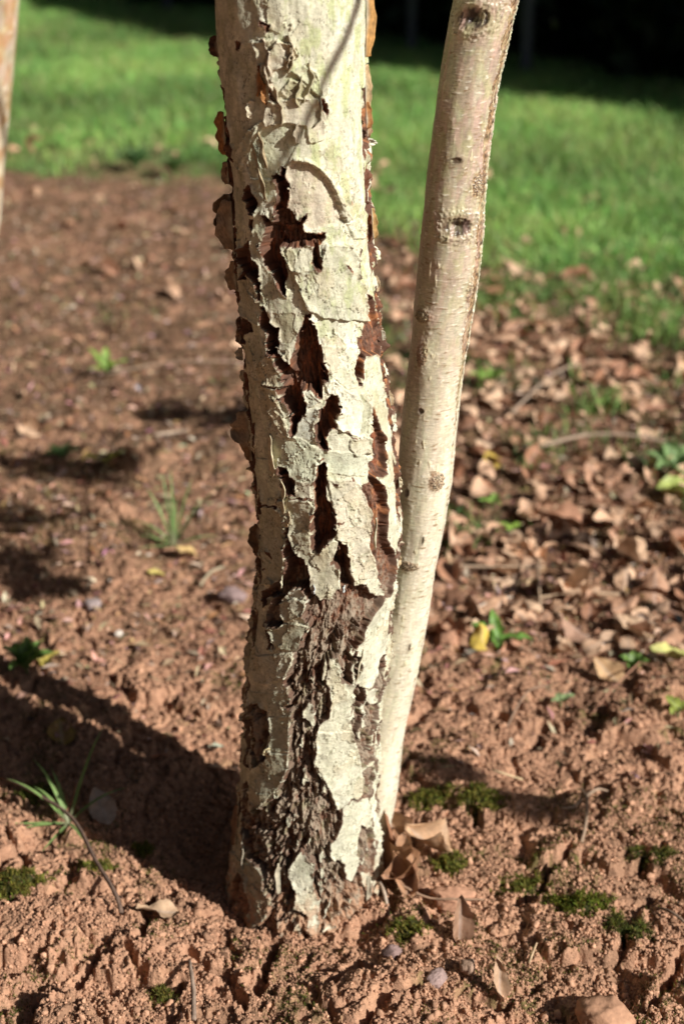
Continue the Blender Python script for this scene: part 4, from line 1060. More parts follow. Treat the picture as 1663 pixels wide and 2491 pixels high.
# ------------------------------------------------------------------ fallen leaves
def leaf_mesh(seed, L=.03, W=.02, cup=.5, bend=.6, twist=.2, col=(.35, .2, .12), col2=None, stalk=True, wave=.06):
    r = np.random.default_rng(seed)
    nt, ns = 15, 9
    V = []; CC = []
    col = np.array(col); col2 = col * .7 if col2 is None else np.array(col2)
    ph = r.uniform(0, 6)
    for i in range(nt):
        t = i / (nt - 1)
        wt = W / 2 * (math.sin(math.pi * t ** .75) ** .8 if 0 < t < 1 else .02) * (1 + .06 * math.sin(t * 40 + ph)) + .0002
        for j in range(ns):
            s = j / (ns - 1) * 2 - 1
            y0 = (t - .45) * L
            x0 = wt * s
            zz = cup * abs(x0) ** 1.4 * 7 + wave * L * math.sin(t * 9 + ph + s * 2) * abs(s) + .02 * L * math.sin(t * 23 + ph) * s
            # bend along the length, twist
            an = bend * y0 / L * 2
            rad = L / max(abs(bend) * 2, 1e-3) * (1 if bend > 0 else -1)
            y1 = math.sin(an) * rad if abs(bend) > .02 else y0
            z1 = rad * (1 - math.cos(an)) if abs(bend) > .02 else 0
            y1 += -math.sin(an) * zz; z1 += math.cos(an) * zz
            tw = twist * y0 / L * 3
            V.append((x0 * math.cos(tw) - z1 * math.sin(tw), y1, x0 * math.sin(tw) + z1 * math.cos(tw)))
            f = min(1, max(0, .5 + .5 * float(vn(np.array([t * 4 + seed]), np.array([s * 2.]), seed)[0]) + .1 * r.normal()))
            k = col * (1 - f) + col2 * f
            if abs(s) < .13: k = k * .72 + .08
            CC.append(k)
    V = np.array(V); CC = np.array(CC); F = [grid_faces(nt, ns)]
    V[:, 2] -= np.percentile(V[:, 2], 12)
    me = make_mesh('leaf', V, F, np.clip(CC, .01, 1))
    return me


DRY = [((.52, .36, .255), (.40, .25, .165)), ((.58, .42, .30), (.47, .31, .21)), ((.46, .29, .20), (.30, .17, .11)), ((.62, .46, .33), (.52, .36, .25)),
       ((.36, .20, .13), (.25, .13, .08))]
DRY = [tuple(tuple(np.array(q) * np.array([1.28, 1.20, 1.12])) for q in d_) for d_ in DRY]
LM = []
for i in range(16):
    a, b = DRY[i % 5]
    L = random.uniform(.026, .044)
    me = leaf_mesh(900 + i, L, L * random.uniform(.55, .85), random.uniform(-1, 1.1), random.uniform(-.9, .9), random.uniform(-.35, .35), a, b)
    me.materials.append(M_LEAF)
    LM.append(me)


def put_leaf(me, x, y, rot, label, group=None, name='fallen_leaf', s=1., dz=.002, cat='leaf', mat=M_LEAF):
    o = obj(name, me, mat, None, (x, y, gz(x, y) + dz))
    o.rotation_euler = rot; o.scale = (s, s, s)
    return tag(o, label, cat, group)


def leaf_group(n, sampler, label, group, smin, smax, dz=.008, seed=1):
    r = np.random.default_rng(seed)
    proto = None; pts = []
    tries = 0
    while len(pts) < n and tries < 60000:
        tries += 1
        q = sampler(r)
        if q is None: continue
        pts.append(q)
    for i, (x, y) in enumerate(pts):
        me = LM[int(r.integers(0, 16))]
        rot = (r.normal(.10, .38), r.normal(0, .38) + (math.pi if r.random() < .4 else 0), r.uniform(0, 6.283))
        if proto is None:
            proto = put_leaf(me, x, y, rot, label, group); o = proto
        else:
            o = proto.copy(); o.data = me; C.objects.link(o)
            o.location = (x, y, gz(x, y) + dz); o.rotation_euler = rot
        s = r.uniform(smin, smax); o.scale = (s, s, s * r.uniform(.8, 1.3))


def s_right(r):
    y = 1.34 + 1.85 * r.random() ** 1.1
    x = r.uniform(.09, .225 * y + .09)
    if y < 1.36 + .25 * max(0, .32 - x) * 2: return None
    den = .55 + .45 * float(fbm(np.array([x * 5]), np.array([y * 5.]), 2, 871)[0]) * 2
    den *= 1 - .55 * math.exp(-((x - .33) / .14) ** 2 - ((y - 2.15) / .2) ** 2)
    den *= .45 + .55 * min(1, max(0, (x - .08) / .10))
    den *= .6 + .7 * math.exp(-((y - 2.65) / .4) ** 2) + .5 * math.exp(-((y - 1.6) / .25) ** 2)
    return (x, y) if r.random() < den else None


leaf_group(262, s_right, 'dry brown leaf in the leaf litter to the right of the slender birch stem', 'fallen leaves in the litter right of the stems', .9, 1.7, .011, 11)


def s_left(r):
    y = 1.9 + 2.1 * r.random(); x = r.uniform(-.225 * y - .05, .0)
    if y > lawn_edge(x) - .1: return None
    den = .22 + .85 * math.exp(-((y - 3.1) / .45) ** 2) * (1 if x > -.5 else .3)
    return (x, y) if r.random() < den else None


leaf_group(52, s_left, 'dry pinkish brown leaf on the bare brown soil to the left of the thick trunk', 'fallen leaves on the soil left of the trunk', .9, 1.6, .008, 12)


def s_lawn(r):
    y = 2.7 + 2.3 * r.random(); x = r.uniform(-.26 * y, .26 * y)
    if y < lawn_edge(x) + .05: return None
    den = math.exp(-(y - lawn_edge(x)) / .55) * (1 if x > 0 else .6)
    return (x, y) if r.random() < den else None


leaf_group(40, s_lawn, 'dry brown leaf lying up in the green grass of the lawn', 'fallen leaves on the lawn', .9, 1.5, .030, 13)


def build_litter():
    r = np.random.default_rng(91)
    V = []; F = []; CC = []; off = 0
    data = []
    for me in LM:
        v = np.empty(len(me.vertices) * 3, np.float32); me.vertices.foreach_get('co', v)
        c = np.empty(len(me.vertices) * 4, np.float32); me.color_attributes['Col'].data.foreach_get('color', c)
        f = np.empty(len(me.loops), np.int32); me.loops.foreach_get('vertex_index', f)
        data.append((v.reshape(-1, 3), c.reshape(-1, 4)[:, :3], f.reshape(-1, 4)))
    n = 0
    while n < 620:
        y = 1.42 + 2.1 * r.random(); x = r.uniform(.06, .24 * y + .15)
        if y > lawn_edge(x) + .25: continue
        den = .35 + .9 * float(fbm(np.array([x * 4.]), np.array([y * 4.]), 3, 872)[0]) + .35 * min(1, max(0, (x - .1) / .2))
        if r.random() > den: continue
        v, c, f = data[int(r.integers(0, 16))]
        a, b, g = r.uniform(0, 6.283), r.normal(0, .35), r.normal(0, .35)
        m = np.array(Matrix.Rotation(a, 3, 'Z') @ Matrix.Rotation(b, 3, 'X') @ Matrix.Rotation(g, 3, 'Y'))
        k = r.uniform(.55, 1.15)
        V.append((v * k) @ m.T + np.array([x, y, gz(x, y) + .004 + .004 * r.random()])); CC.append(c * r.uniform(.55, 1.15)); F.append(f + off); off += len(v); n += 1
    o = obj('leaf_litter', make_mesh('leaf_litter', np.concatenate(V), np.concatenate(F), np.concatenate(CC)), M_LEAF)
    o['kind'] = 'stuff'
    tag(o, 'smaller broken tan leaves of the litter carpet right of the slender stem', 'leaf litter')


build_litter()

# leaves one can pick out
YEL = ((.62, .44, .07), (.50, .36, .10))
put_leaf(leaf_mesh(1, .036, .027, .3, .3, .1, *YEL), .227, 1.995, (.5, .1, .4), 'large clear yellow leaf standing in the litter right of the slender stem', dz=.012)
put_leaf(leaf_mesh(2, .036, .020, .5, .4, .2, (.62, .45, .20), (.55, .36, .14)), -.205, 1.680, (.25, .2, 1.2), 'pale yellow leaf lying at the foot of the grass tuft left of the trunk', dz=.008)
put_leaf(leaf_mesh(3, .024, .012, .4, .3, .1, (.52, .46, .10), (.5, .36, .14)), -.237, 1.612, (.2, .0, 1.5), 'small narrow lemon yellow leaf on open soil left of the trunk', dz=.004)
put_leaf(leaf_mesh(4, .034, .022, -.8, .7, .5, (.66, .48, .07), (.60, .42, .12)), .160, 1.437, (.7, .3, .3), 'curled yellow leaf leaning on the green weed seedling right of the stem', dz=.010)
put_leaf(leaf_mesh(5, .044, .020, .9, .3, .1, (.26, .14, .085), (.38, .24, .16)), .101, .952, (1.25, .15, .25), 'folded brown leaf standing upright in the soil right of the trunk', s=1., dz=.016)
put_leaf(leaf_mesh(6, .040, .022, .3, .25, -.2, (.52, .36, .23), (.46, .30, .19)), -.158, .974, (.35, .1, 1.9), 'flat pale tan leaf half buried in soil in front of the shadow', dz=.007)
put_leaf(leaf_mesh(7, .034, .030, .3, .2, .1, (.36, .24, .05), (.22, .11, .05)), -.296, 1.262, (.5, .2, .3), 'round yellowish brown leaf lying in the shadow left of the trunk', dz=.010)
put_leaf(leaf_mesh(8, .040, .026, .2, .2, .1, (.42, .33, .27), (.36, .26, .2)), -.232, 1.127, (.75, -.1, .5), 'greyish leaf propped up at the edge of the trunk shadow', dz=.012)
pile = [(.038, 1.062, (1.2, .2, -.1), .062, .026, 'tall dark brown curled leaf standing against the base of the thick trunk', (.30, .155, .095), 9),
        (.050, 1.035, (.5, .9, .6), .055, .024, 'long folded brown leaf slanting down in the pile beside the trunk', (.38, .22, .13), 10),
        (.062, 1.018, (.6, -.5, -.5), .058, .022, 'narrow twisted brown leaf in front of the pile beside the trunk', (.40, .24, .15), 12),
        (.080, 1.055, (.5, .1, 1.3), .046, .028, 'broad pale brown leaf on top of the pile beside the trunk', (.50, .34, .22), 13),
        (.052, 1.010, (.35, .2, 2.2), .044, .026, 'crumpled brown leaf at the bottom of the pile beside the trunk', (.32, .18, .11), 14),
        (.045, 1.085, (.9, -.3, .4), .050, .024, 'brown leaf at the back of the pile against the slender stem', (.42, .25, .15), 15)]
for x, y, rot, L, W, lab, c, sd in pile:
    put_leaf(leaf_mesh(sd, L * 1.22, W * 1.2, 1.2, .8, .35, tuple(np.array(c) * np.array([1.15, 1.0, .85])), tuple(np.array(c) * .7), wave=.09), x, y, rot, lab, 'leaf pile at the trunk base', dz=.022)
put_leaf(leaf_mesh(16, .038, .012, 1.0, .5, .6, (.40, .25, .16), (.5, .34, .22)), .128, .885, (1.0, .2, .1), 'narrow curled leaf standing at the bottom edge beside the round stone', dz=.012)
put_leaf(leaf_mesh(17, .05, .026, .5, .3, .3, (.40, .44, .14), (.52, .46, .16)), .375, 1.395, (.2, .2, 1.4), 'yellow green leaf at the right edge of the litter', dz=.010)
put_leaf(leaf_mesh(18, .054, .032, -.4, .4, .2, (.47, .29, .20), (.38, .22, .15)), .275, 1.455, (.35, .3, 1.1), 'big crinkled pinkish brown leaf at the front of the litter', dz=.012)
put_leaf(leaf_mesh(19, .046, .028, .5, .5, .2, (.56, .37, .20), (.46, .28, .15)), .300, 1.375, (.5, -.3, .6), 'pale tan leaf with stalk lying alone in front of the litter', dz=.010)
put_leaf(leaf_mesh(20, .052, .034, .4, .3, .2, (.56, .39, .25), (.48, .31, .2)), .345, 1.475, (.4, .2, .9), 'broad light tan leaf near the right edge, behind the yellow green one', dz=.014)


# ------------------------------------------------------------------ twigs and straws
def twig(pts, r0, r1, label, col=(.42, .31, .22), col2=(.28, .19, .12), n=18, name='twig', seed=0, forks=(), group=None):
    P = [Vector((x, y, gz(x, y) + dz)) for x, y, dz in pts]
    q = curve_pts([p[:] for p in P], n)
    v, f, c = tube(q, np.linspace(r0, r1, n), 7, seed, .12, col, col2)
    o = obj(name, make_mesh(name, v, f, c), M_TWIG)
    tag(o, label, 'twig', group)
    for fp in forks:
        v, f, c = tube(curve_pts([(x, y, gz(x, y) + dz) for x, y, dz in fp], 8), np.linspace(r1 * 1.1, r1 * .5, 8), 6, seed + 1, .1, col, col2)
        obj('side_shoot', make_mesh('side_shoot', v, f, c), M_TWIG, o)
    return o


DK = ((.13, .085, .065), (.2, .13, .095))
twig([(-.355, 1.20, .012), (-.30, 1.14, .022), (-.255, 1.096, .026), (-.222, 1.03, .020), (-.198, .985, .014), (-.190, .966, .003)], .0016, .0021,
     'long thin dark twig running from the grass tuft down to the soil in the foreground', *DK, 40, seed=1)
twig([(-.128, .925, .012), (-.125, .905, .016), (-.120, .880, .012), (-.117, .850, .014)], .0013, .0022, 'short curved grey twig sticking up at the bottom edge below the trunk', (.24, .17, .13), (.34, .25, .19), 20, seed=2)
twig([(.105, 1.644, .010), (.18, 1.645, .016), (.262, 1.646, .010)], .0022, .0018, 'straight pale twig lying crosswise just right of the slender stem', seed=3)
twig([(.236, 1.555, .012), (.29, 1.560, .014), (.345, 1.562, .010)], .0022, .0020, 'short thick pale twig in the litter below the upright one', (.5, .36, .24), (.38, .26, .17), seed=4)
twig([(.262, 1.690, .010), (.250, 1.61, .022), (.243, 1.536, .012)], .0014, .0018, 'thin upright pointing twig crossing the straight pale twig', seed=5)
twig([(.150, 1.515, .006), (.18, 1.545, .012), (.212, 1.566, .010)], .0020, .0015, 'pale slanting twig on brown soil right of the slender stem', (.5, .4, .32), (.38, .3, .24), seed=6)
twig([(.238, 1.168, .008), (.234, 1.12, .016), (.228, 1.085, .013), (.218, 1.055, .004)], .0013, .0020, 'forked brown twig lying on mossy soil right of the trunk', (.38, .27, .19), (.28, .19, .13), 20, seed=7,
     forks=([(.235, 1.135, .015), (.25, 1.15, .02), (.262, 1.158, .012)], [(.236, 1.145, .014), (.224, 1.125, .012), (.21, 1.118, .006)]))
twig([(.150, 1.180, .010), (.181, 1.181, .010)], .0011, .0010, 'short straw coloured stalk lying crosswise on the soil right of the stems', (.62, .46, .28), (.52, .38, .22), 6, seed=8)
twig([(-.297, 2.09, .010), (-.244, 2.11, .012)], .0026, .0022, 'blurred pale straw stick on brown soil left of the trunk', (.52, .40, .30), (.42, .32, .24), 6, seed=9)
twig([(.033, 1.008, .016), (.037, .995, .012), (.042, .978, .003)], .0019, .0016, 'stubby pale twig standing beside the right foot of the trunk', (.50, .40, .32), (.4, .3, .22), 8, seed=10)
twig([(.05, 1.005, .020), (.075, .995, .018), (.10, .99, .010), (.125, .992, .008)], .0013, .0009, 'thin brown leaf stalk reaching right out of the leaf pile', (.34, .22, .15), (.26, .16, .1), 12, seed=11)
twig([(.30, 2.02, .014), (.38, 2.06, .022), (.46, 2.055, .018), (.54, 2.03, .012)], .0030, .0022, 'long grey stick lying across the litter near the right edge', (.42, .31, .23), (.3, .22, .16), 14, seed=12)
twig([(.28, 2.20, .012), (.37, 2.36, .022), (.45, 2.46, .015)], .0028, .0020, 'grey stick slanting away through the litter near the lawn', (.38, .29, .22), (.3, .22, .16), 12, seed=13)
twig([(.175, 1.275, .008), (.20, 1.315, .012), (.225, 1.338, .010)], .0014, .0011, 'thin brown twig on crumbly soil in front of the litter', (.3, .2, .14), (.24, .15, .1), 10, seed=14)
twig([(.272, .99, .008), (.285, .968, .014), (.302, .948, .010)], .0015, .0013, 'dark twig at the right edge of the mossy soil', (.26, .18, .13), (.2, .13, .09), 10, seed=15)
twig([(.155, .912, .006), (.163, .928, .010)], .0010, .0008, 'tiny straw stalk above the round stone', (.56, .4, .25), (.46, .33, .2), 5, seed=16)
twig([(.27, 1.30, .008), (.30, 1.335, .014), (.335, 1.38, .012)], .0012, .0010, 'thin reddish stalk lying beside the pale tan leaf', (.36, .19, .12), (.28, .14, .09), 10, seed=17)
twig([(-.42, 2.40, .006), (-.30, 2.43, .010), (-.16, 2.46, .008)], .0020, .0015, 'long thin straw lying flat far behind the shadow on the left', (.36, .27, .19), (.3, .2, .14), 10, seed=18)
twig([(-.18, 1.60, .006), (-.17, 1.63, .012), (-.155, 1.655, .008)], .0020, .0018, 'short pale stick near the pale yellow leaf left of the trunk', (.46, .38, .26), (.36, .3, .2), 6, seed=19)
twig([(-.275, 1.115, .006), (-.262, 1.125, .02), (-.258, 1.14, .03)], .0012, .0010, 'small red brown stalk sticking up beside the grass tuft', (.32, .15, .09), (.26, .12, .07), 8, seed=20)


# ------------------------------------------------------------------ stones and clods
def stone(x, y, r, label, col, sq=(1, .8, .7), seed=0, sink=.3, name='pebble', cat='stone', rough=.22, rot=0.):
    import bmesh
    bm = bmesh.new(); bmesh.ops.create_icosphere(bm, subdivisions=5, radius=1)
    v = np.array([q.co[:] for q in bm.verts], np.float32); f = np.array([[q.index for q in t.verts] for t in bm.faces]); bm.free()
    n = vn(v[:, 0] * 1.1 + seed * 2.3, v[:, 1] * 1.1 + v[:, 2] * .9 + seed, seed) + .4 * vn(v[:, 0] * 3, v[:, 1] * 3 + v[:, 2] * 2.5, seed + 1) + .12 * fbm(v[:, 0] * 9 + v[:, 2] * 5, v[:, 1] * 9, 3, seed + 2)
    # a few flattened facets
    rr = np.random.default_rng(seed + 40)
    d = 1 + rough * n
    v2 = v * d[:, None]
    for _ in range(5):
        nn = rr.normal(size=3); nn /= np.linalg.norm(nn); t = v2 @ nn
        v2 = v2 - np.maximum(t - .78, 0)[:, None] * nn * .8
    v2 = v2 * np.array(sq) * r
    c, s_ = math.cos(rot), math.sin(rot)
    v2 = np.stack([v2[:, 0] * c - v2[:, 1] * s_, v2[:, 0] * s_ + v2[:, 1] * c, v2[:, 2]], 1)
    cc = np.clip(np.array(col)[None] * (1 + .25 * fbm(v[:, 0] * 5 + 3, v[:, 1] * 5 + v[:, 2] * 4, 3, seed + 5))[:, None], .02, 1)
    o = obj(name, make_mesh(name, v2, f, cc), M_STONE, None, (x, y, gz(x, y) + r * sq[2] * (1 - 2 * sink)))
    return tag(o, label, cat)


stone(.208, .848, .024, 'large rounded reddish stone half buried at the bottom right corner', (.40, .22, .135), (1.05, .9, .75), 61, .2)
stone(.042, .922, .0085, 'small grey purple pebble below the moss cushion in front of the trunk', (.24, .16, .145), (1, .8, .8), 62, .15)
stone(.077, .894, .0100, 'angular lilac grey pebble on red soil near the bottom edge', (.30, .21, .19), (1, .75, .8), 63, .1, rot=.6)
stone(.104, .905, .0075, 'small brownish pebble right of the angular lilac one', (.32, .21, .15), (.9, 1, .9), 64, .1)
stone(-.308, 1.548, .0105, 'rounded grey pebble on bare soil left of the trunk', (.30, .24, .23), (1, .9, .9), 65, .1)
stone(-.135, 1.563, .015, 'flat purple grey pebble just left of the trunk', (.27, .19, .18), (1.3, .8, .7), 66, .15)
stone(-.265, 1.47, .005, 'tiny white pebble on open soil left of the trunk', (.62, .55, .48), (1, .9, .9), 67, .1)
stone(.123, 1.445, .0165, 'round smooth red soil clod right of the slender stem', (.38, .20, .125), (1, 1, .9), 68, .15, 'soil_clod', 'clod', .12)
stone(.098, 1.000, .016, 'pink brown soil clod beside the upright folded leaf', (.43, .23, .145), (1.2, .9, .8), 72, .3, 'soil_clod', 'clod', .3)


# ------------------------------------------------------------------ moss cushions, weeds, tufts
def cushion(x, y, rx, ry, hh, label, seed, col=(.17, .165, .035)):
    r = np.random.default_rng(seed)
    n = int(2600 * (rx * ry) / .0006)
    n = min(max(n, 900), 5200)
    a = r.uniform(0, 6.283, n); q = np.sqrt(r.random(n))
    q *= 1 + .6 * vn(np.cos(a) * 2 + seed, np.sin(a) * 2, seed)
    px = np.cos(a) * q * rx; py = np.sin(a) * q * ry
    pz = ground_h((x + px).astype(np.float32), (y + py).astype(np.float32)) + hh * .75 * np.clip(1 - q * q, 0, 1) * (.7 + .8 * vn(px * 110 + seed, py * 110, seed + 1)) - .001
    z0 = gz(x, y)
    c = rcol(n, col, .3, seed + 2); k = r.random(n) < .25
    c[k] = rcol(k.sum(), (.16, .15, .03), .25, seed + 3)
    V, F, cc = blades(px, py, pz - z0, .0020 + .0030 * r.random(n), .0009 + 0 * px, .3 + .9 * r.random(n), c, .4, seed + 4)
    # peaty body under the shoots
    m = 20
    A, Q = np.meshgrid(np.linspace(0, 6.283, 25)[:-1], np.linspace(0, 1, m))
    Qs = Q * .85 * (1 + .6 * vn(np.cos(A) * 2 + seed, np.sin(A) * 2, seed))
    bx, by = np.cos(A) * Qs * rx, np.sin(A) * Qs * ry
    bz = ground_h((x + bx).astype(np.float32), (y + by).astype(np.float32)) - z0 + .6 * hh * np.clip(1 - Q * Q, 0, 1) - .0022
    bv = np.stack([bx, by, bz], -1).reshape(-1, 3)
    F2 = grid_faces(m, 24, True) + len(V)
    o = obj('moss_cushion', make_mesh('moss_cushion', np.concatenate([V, bv]), [F, F2], np.concatenate([cc, np.tile([[.05, .05, .018]], (len(bv), 1))]), False), M_MOSS, None, (x, y, z0))
    return tag(o, label, 'moss')


cushion(.058, .953, .021, .011, .010, 'bright green moss cushion in front of the leaf pile', 101)
cushion(.099, 1.045, .018, .014, .013, 'dark green domed moss cushion right of the leaf pile', 102)
cushion(.086, 1.150, .026, .017, .012, 'moss cushion on soil right behind the slender stem base', 103)
cushion(.134, 1.137, .026, .020, .012, 'olive moss cushion next to a dark hollow right of the stem base', 104)
cushion(.163, 1.018, .024, .013, .008, 'low moss cushion on open soil right of the domed one', 105)
cushion(.209, .983, .034, .018, .011, 'widest vivid green moss cushion in the right foreground', 106, (.13, .15, .022))
cushion(.245, .955, .024, .018, .010, 'dull olive moss cushion right of the widest one', 107, (.08, .085, .022))
cushion(-.290, 1.008, .030, .016, .010, 'olive green moss cushion at the left edge of the foreground', 108)
cushion(-.189, 1.086, .012, .010, .011, 'small moss cushion on a clod at the edge of the trunk shadow', 109)
cushion(-.146, .888, .012, .009, .009, 'tiny tufted moss cushion near the short curved twig', 110, (.13, .12, .03))
cushion(-.225, 1.045, .022, .012, .007, 'thin moss cushion behind the long dark twig', 111)
cushion(-.305, 1.165, .020, .018, .008, 'yellow green moss cushion at left edge beside the grass tuft', 112, (.13, .15, .03))
cushion(.285, 1.05, .024, .016, .008, 'brownish moss cushion near the right edge', 113, (.08, .08, .022))


def grass_tuft(x, y, spec, label, seed, col=(.24, .36, .12)):
    """spec: (direction deg, reach, height) per blade"""
    t = thing('grass_tuft', label, 'grass tuft', (x, y, gz(x, y)))
    for i, (az, re, hg) in enumerate(spec):
        n = 12; V = []; CC = []
        d = Vector((math.cos(R(az)), math.sin(R(az)), 0)); s_ = Vector((-d.y, d.x, 0))
        for j in range(n):
            u = j / (n - 1)
            p = d * re * u + Vector((0, 0, hg * (1.6 * u - .6 * u * u * (1.6 if re > hg else .9)) + .001))
            wv = .0019 * (1 - u ** 2.2) * (.6 + .4 * min(1, u * 5)) + .00008
            V += [(p - s_ * wv + Vector((0, 0, .0006)))[:], p[:], (p + s_ * wv + Vector((0, 0, .0006)))[:]]
            k = np.array(col) * (1 + .25 * u) if u > .12 else np.array((.34, .36, .2))
            CC += [k, k * .9, k]
        obj('blade', make_mesh('blade', np.array(V), grid_faces(n, 3), np.array(CC)), M_GREEN, t)
    return t


grass_tuft(-.262, 1.113, [(150, .075, .038), (128, .07, .055), (140, .05, .03), (185, .08, .004), (200, .05, .008), (60, .06, .07), (30, .06, .03), (250, .05, .004), (300, .04, .01), (115, .06, .04)],
           'grass tuft with long thin blades at the lower left beside the dark twig', 121)
grass_tuft(-.225, 1.715, [(140, .05, .07), (120, .03, .09), (95, .02, .10), (60, .05, .08), (30, .07, .07), (10, .06, .02), (170, .05, .02), (200, .05, .01), (80, .02, .06), (45, .05, .05), (155, .06, .04)],
           'blurred grass tuft behind the pale yellow leaf left of the trunk', 122, (.24, .36, .13))


def weed(x, y, leaves, label, col=(.10, .24, .07), seed=0, name='weed_seedling'):
    col = (col[0] * 1.9, col[1] * 1.5, col[2] * 1.0)
    t = thing(name, label, 'weed', (x, y, gz(x, y) + .002))
    st = obj('stem', make_mesh('stem', *(lambda q: (q[0], q[1], q[2]))(tube([(0, 0, -.004), (0, 0, .004), (.001, 0, .010)], [.0012, .0012, .0008], 6, seed, 0, (.2, .26, .1)))), M_GREEN, t)
    for i, (az, L, W, el) in enumerate(leaves):
        me = leaf_mesh(seed + i, L, W, .5, -.35, .1, col, tuple(np.array(col) * .8), wave=.05)
        o = obj('leaf', me, M_GREEN, t)
        d = Vector((math.cos(R(az)) * math.cos(R(el)), math.sin(R(az)) * math.cos(R(el)), math.sin(R(el))))
        o.location = d * L * .5 + Vector((0, 0, .006))
        o.rotation_euler = (R(el), 0, R(az) - math.pi / 2)
    return t


weed(.182, 1.450, [(150, .036, .013, 25), (100, .038, .013, 45), (20, .014, .010, 10), (350, .040, .014, 10), (270, .020, .014, 5), (60, .022, .010, 30)], 'bright green weed seedling behind the curled yellow leaf', seed=201)
weed(.330, 1.388, [(a, .018, .012, 20 + 10 * (i % 3)) for i, a in enumerate(range(0, 360, 40))], 'low leafy green weed clump right of the litter front', (.09, .19, .06), 211)
weed(.239, 1.322, [(200, .012, .009, 15), (20, .017, .011, 15), (110, .012, .009, 20)], 'tiny blue green seedling with three leaves on crumbly soil', (.16, .27, .18), 221)
weed(-.355, 1.378, [(a, .034, .018, 30 + 15 * (i % 3)) for i, a in enumerate(range(10, 360, 40))], 'leafy green weed on the shadow edge at the left border', (.09, .20, .07), 231)
weed(-.340, 1.41, [(40, .02, .014, 30), (160, .02, .014, 20), (280, .02, .014, 20)], 'pale yellow green seedling behind the leafy weed at left border', (.32, .33, .12), 241)
weed(-.421, 2.412, [(150, .05, .016, 45), (90, .045, .016, 60), (20, .04, .016, 25), (200, .03, .014, 15)], 'blurred bright green weed on brown soil far left of the trunk', (.15, .30, .08), 251)
weed(.497, 1.953, [(160, .05, .03, 20), (100, .05, .03, 30), (220, .045, .028, 15), (40, .05, .03, 25), (280, .05, .034, 10)], 'broad leaved grey green weed at the right edge', (.14, .27, .16), 261)
weed(.50, 1.86, [(180, .05, .04, 15), (60, .04, .03, 20), (300, .03, .03, 15)], 'round leaved pale green weed at the right edge in front of the grey green one', (.24, .36, .14), 262)
weed(-.60, 4.18, [(a, .07, .03, 35 + 12 * (i % 3)) for i, a in enumerate(range(0, 360, 30))], 'dark green weed clump at the lawn edge left of the trunk', (.05, .13, .06), 271)
weed(-.48, 4.10, [(a, .06, .03, 35 + 12 * (i % 3)) for i, a in enumerate(range(0, 360, 36))], 'smaller dark weed clump at the lawn edge, nearer the trunk', (.07, .16, .07), 272)
weed(.255, 2.36, [(a, .035, .018, 30) for a in range(0, 360, 60)], 'green weed in the litter just right of the slender stem', (.12, .25, .07), 281)
weed(.235, 1.78, [(30, .02, .014, 20), (150, .02, .014, 20), (270, .02, .014, 20)], 'small round leaved green seedling left of the litter', (.17, .33, .08), 282)
weed(.215, 1.85, [(60, .02, .012, 30), (190, .02, .012, 20), (300, .02, .012, 20)], 'small green seedling below the clear yellow leaf', (.13, .28, .08), 283)
weed(-.43, 2.02, [(a, .03, .015, 30) for a in range(0, 360, 72)], 'dark green weed by the left border behind the shadows', (.07, .17, .07), 284)
weed(-.355, 1.98, [(200, .04, .014, 15), (20, .035, .013, 20)], 'flat yellow green seedling on the shaded soil at left', (.30, .36, .10), 285)
weed(.36, 1.29, [(120, .022, .014, 20), (230, .02, .012, 20), (10, .022, .014, 20)], 'pale green seedling at the right edge below the litter', (.20, .30, .10), 286)


# ------------------------------------------------------------------ dark hedge and posts behind the lawn
def shrub_mesh(seed, n=9000, wx=.75, wy=.62, hgt=1.75):
    r = np.random.default_rng(seed)
    a = r.uniform(0, 6.283, n); zf = r.random(n) ** .9
    prof = np.where(zf < .75, 1 - .12 * zf, np.sqrt(np.clip(1 - ((zf - .75) / .25) ** 2, 0, 1)) * .9 + .01)
    q = np.sqrt(r.random(n) * .75 + .25) * (1 + .18 * vn(np.cos(a) * 2 + seed, zf * 5 + np.sin(a) * 2, seed))
    P = np.stack([np.cos(a) * q * prof * wx, np.sin(a) * q * prof * wy, .02 + zf * hgt], 1)
    M = rot_mats(n)
    s_ = (.035 + .035 * r.random(n))[:, None]
    u = M[:, :, 0] * s_; w_ = M[:, :, 1] * s_ * .55
    V = np.stack([P - u, P + w_, P + u, P - w_], 1)
    F = (np.arange(n) * 4)[:, None] + np.array([[0, 1, 2, 3]])
    c = rcol(n, (.018, .030, .016), .35, seed + 2)
    me = make_mesh('crown', V.reshape(-1, 3), F, np.repeat(c[:, None], 4, 1).reshape(-1, 3), False)
    me.materials.append(M_HEDGE)
    return me


SM = [shrub_mesh(1000 + i) for i in range(3)]
tv, tf, tcl = tube(curve_pts([(0, 0, -.05), (.02, 0, .5), (-.02, .02, 1.2)], 8), np.linspace(.05, .02, 8), 8, 5, .1, (.07, .055, .045), (.04, .03, .025))
TM = make_mesh('trunk', tv, tf, tcl); TM.materials.append(M_TWIG)
hd = Vector((-.59, .807)); hn = Vector((.807, .59))
first = None
for i in range(13):
    q = Vector((.73, 6.0)) + hd * ((i - 6.5) * .95) + hn * (.85 + .08 * math.sin(i * 2.3))
    if first is None:
        first = tag(obj('hedge_shrub', None, None, None, (q.x, q.y, 0)), 'dark evergreen shrub in the shaded hedge beyond the lawn', 'shrub', 'shrubs of the dark hedge')
        obj('crown', SM[0], None, first); obj('trunk', TM, None, first)
        o = first
    else:
        o = first.copy(); C.objects.link(o)
        for ch in list(first.children):
            d = ch.copy(); C.objects.link(d); d.parent = o
            if ch.name.startswith('crown'): d.data = SM[i % 3]
        o.location = (q.x, q.y, 0)
    o.rotation_euler = (0, 0, i * 1.7); s_ = 1.0 + .08 * math.sin(i * 1.3); o.scale = (s_, s_, s_)


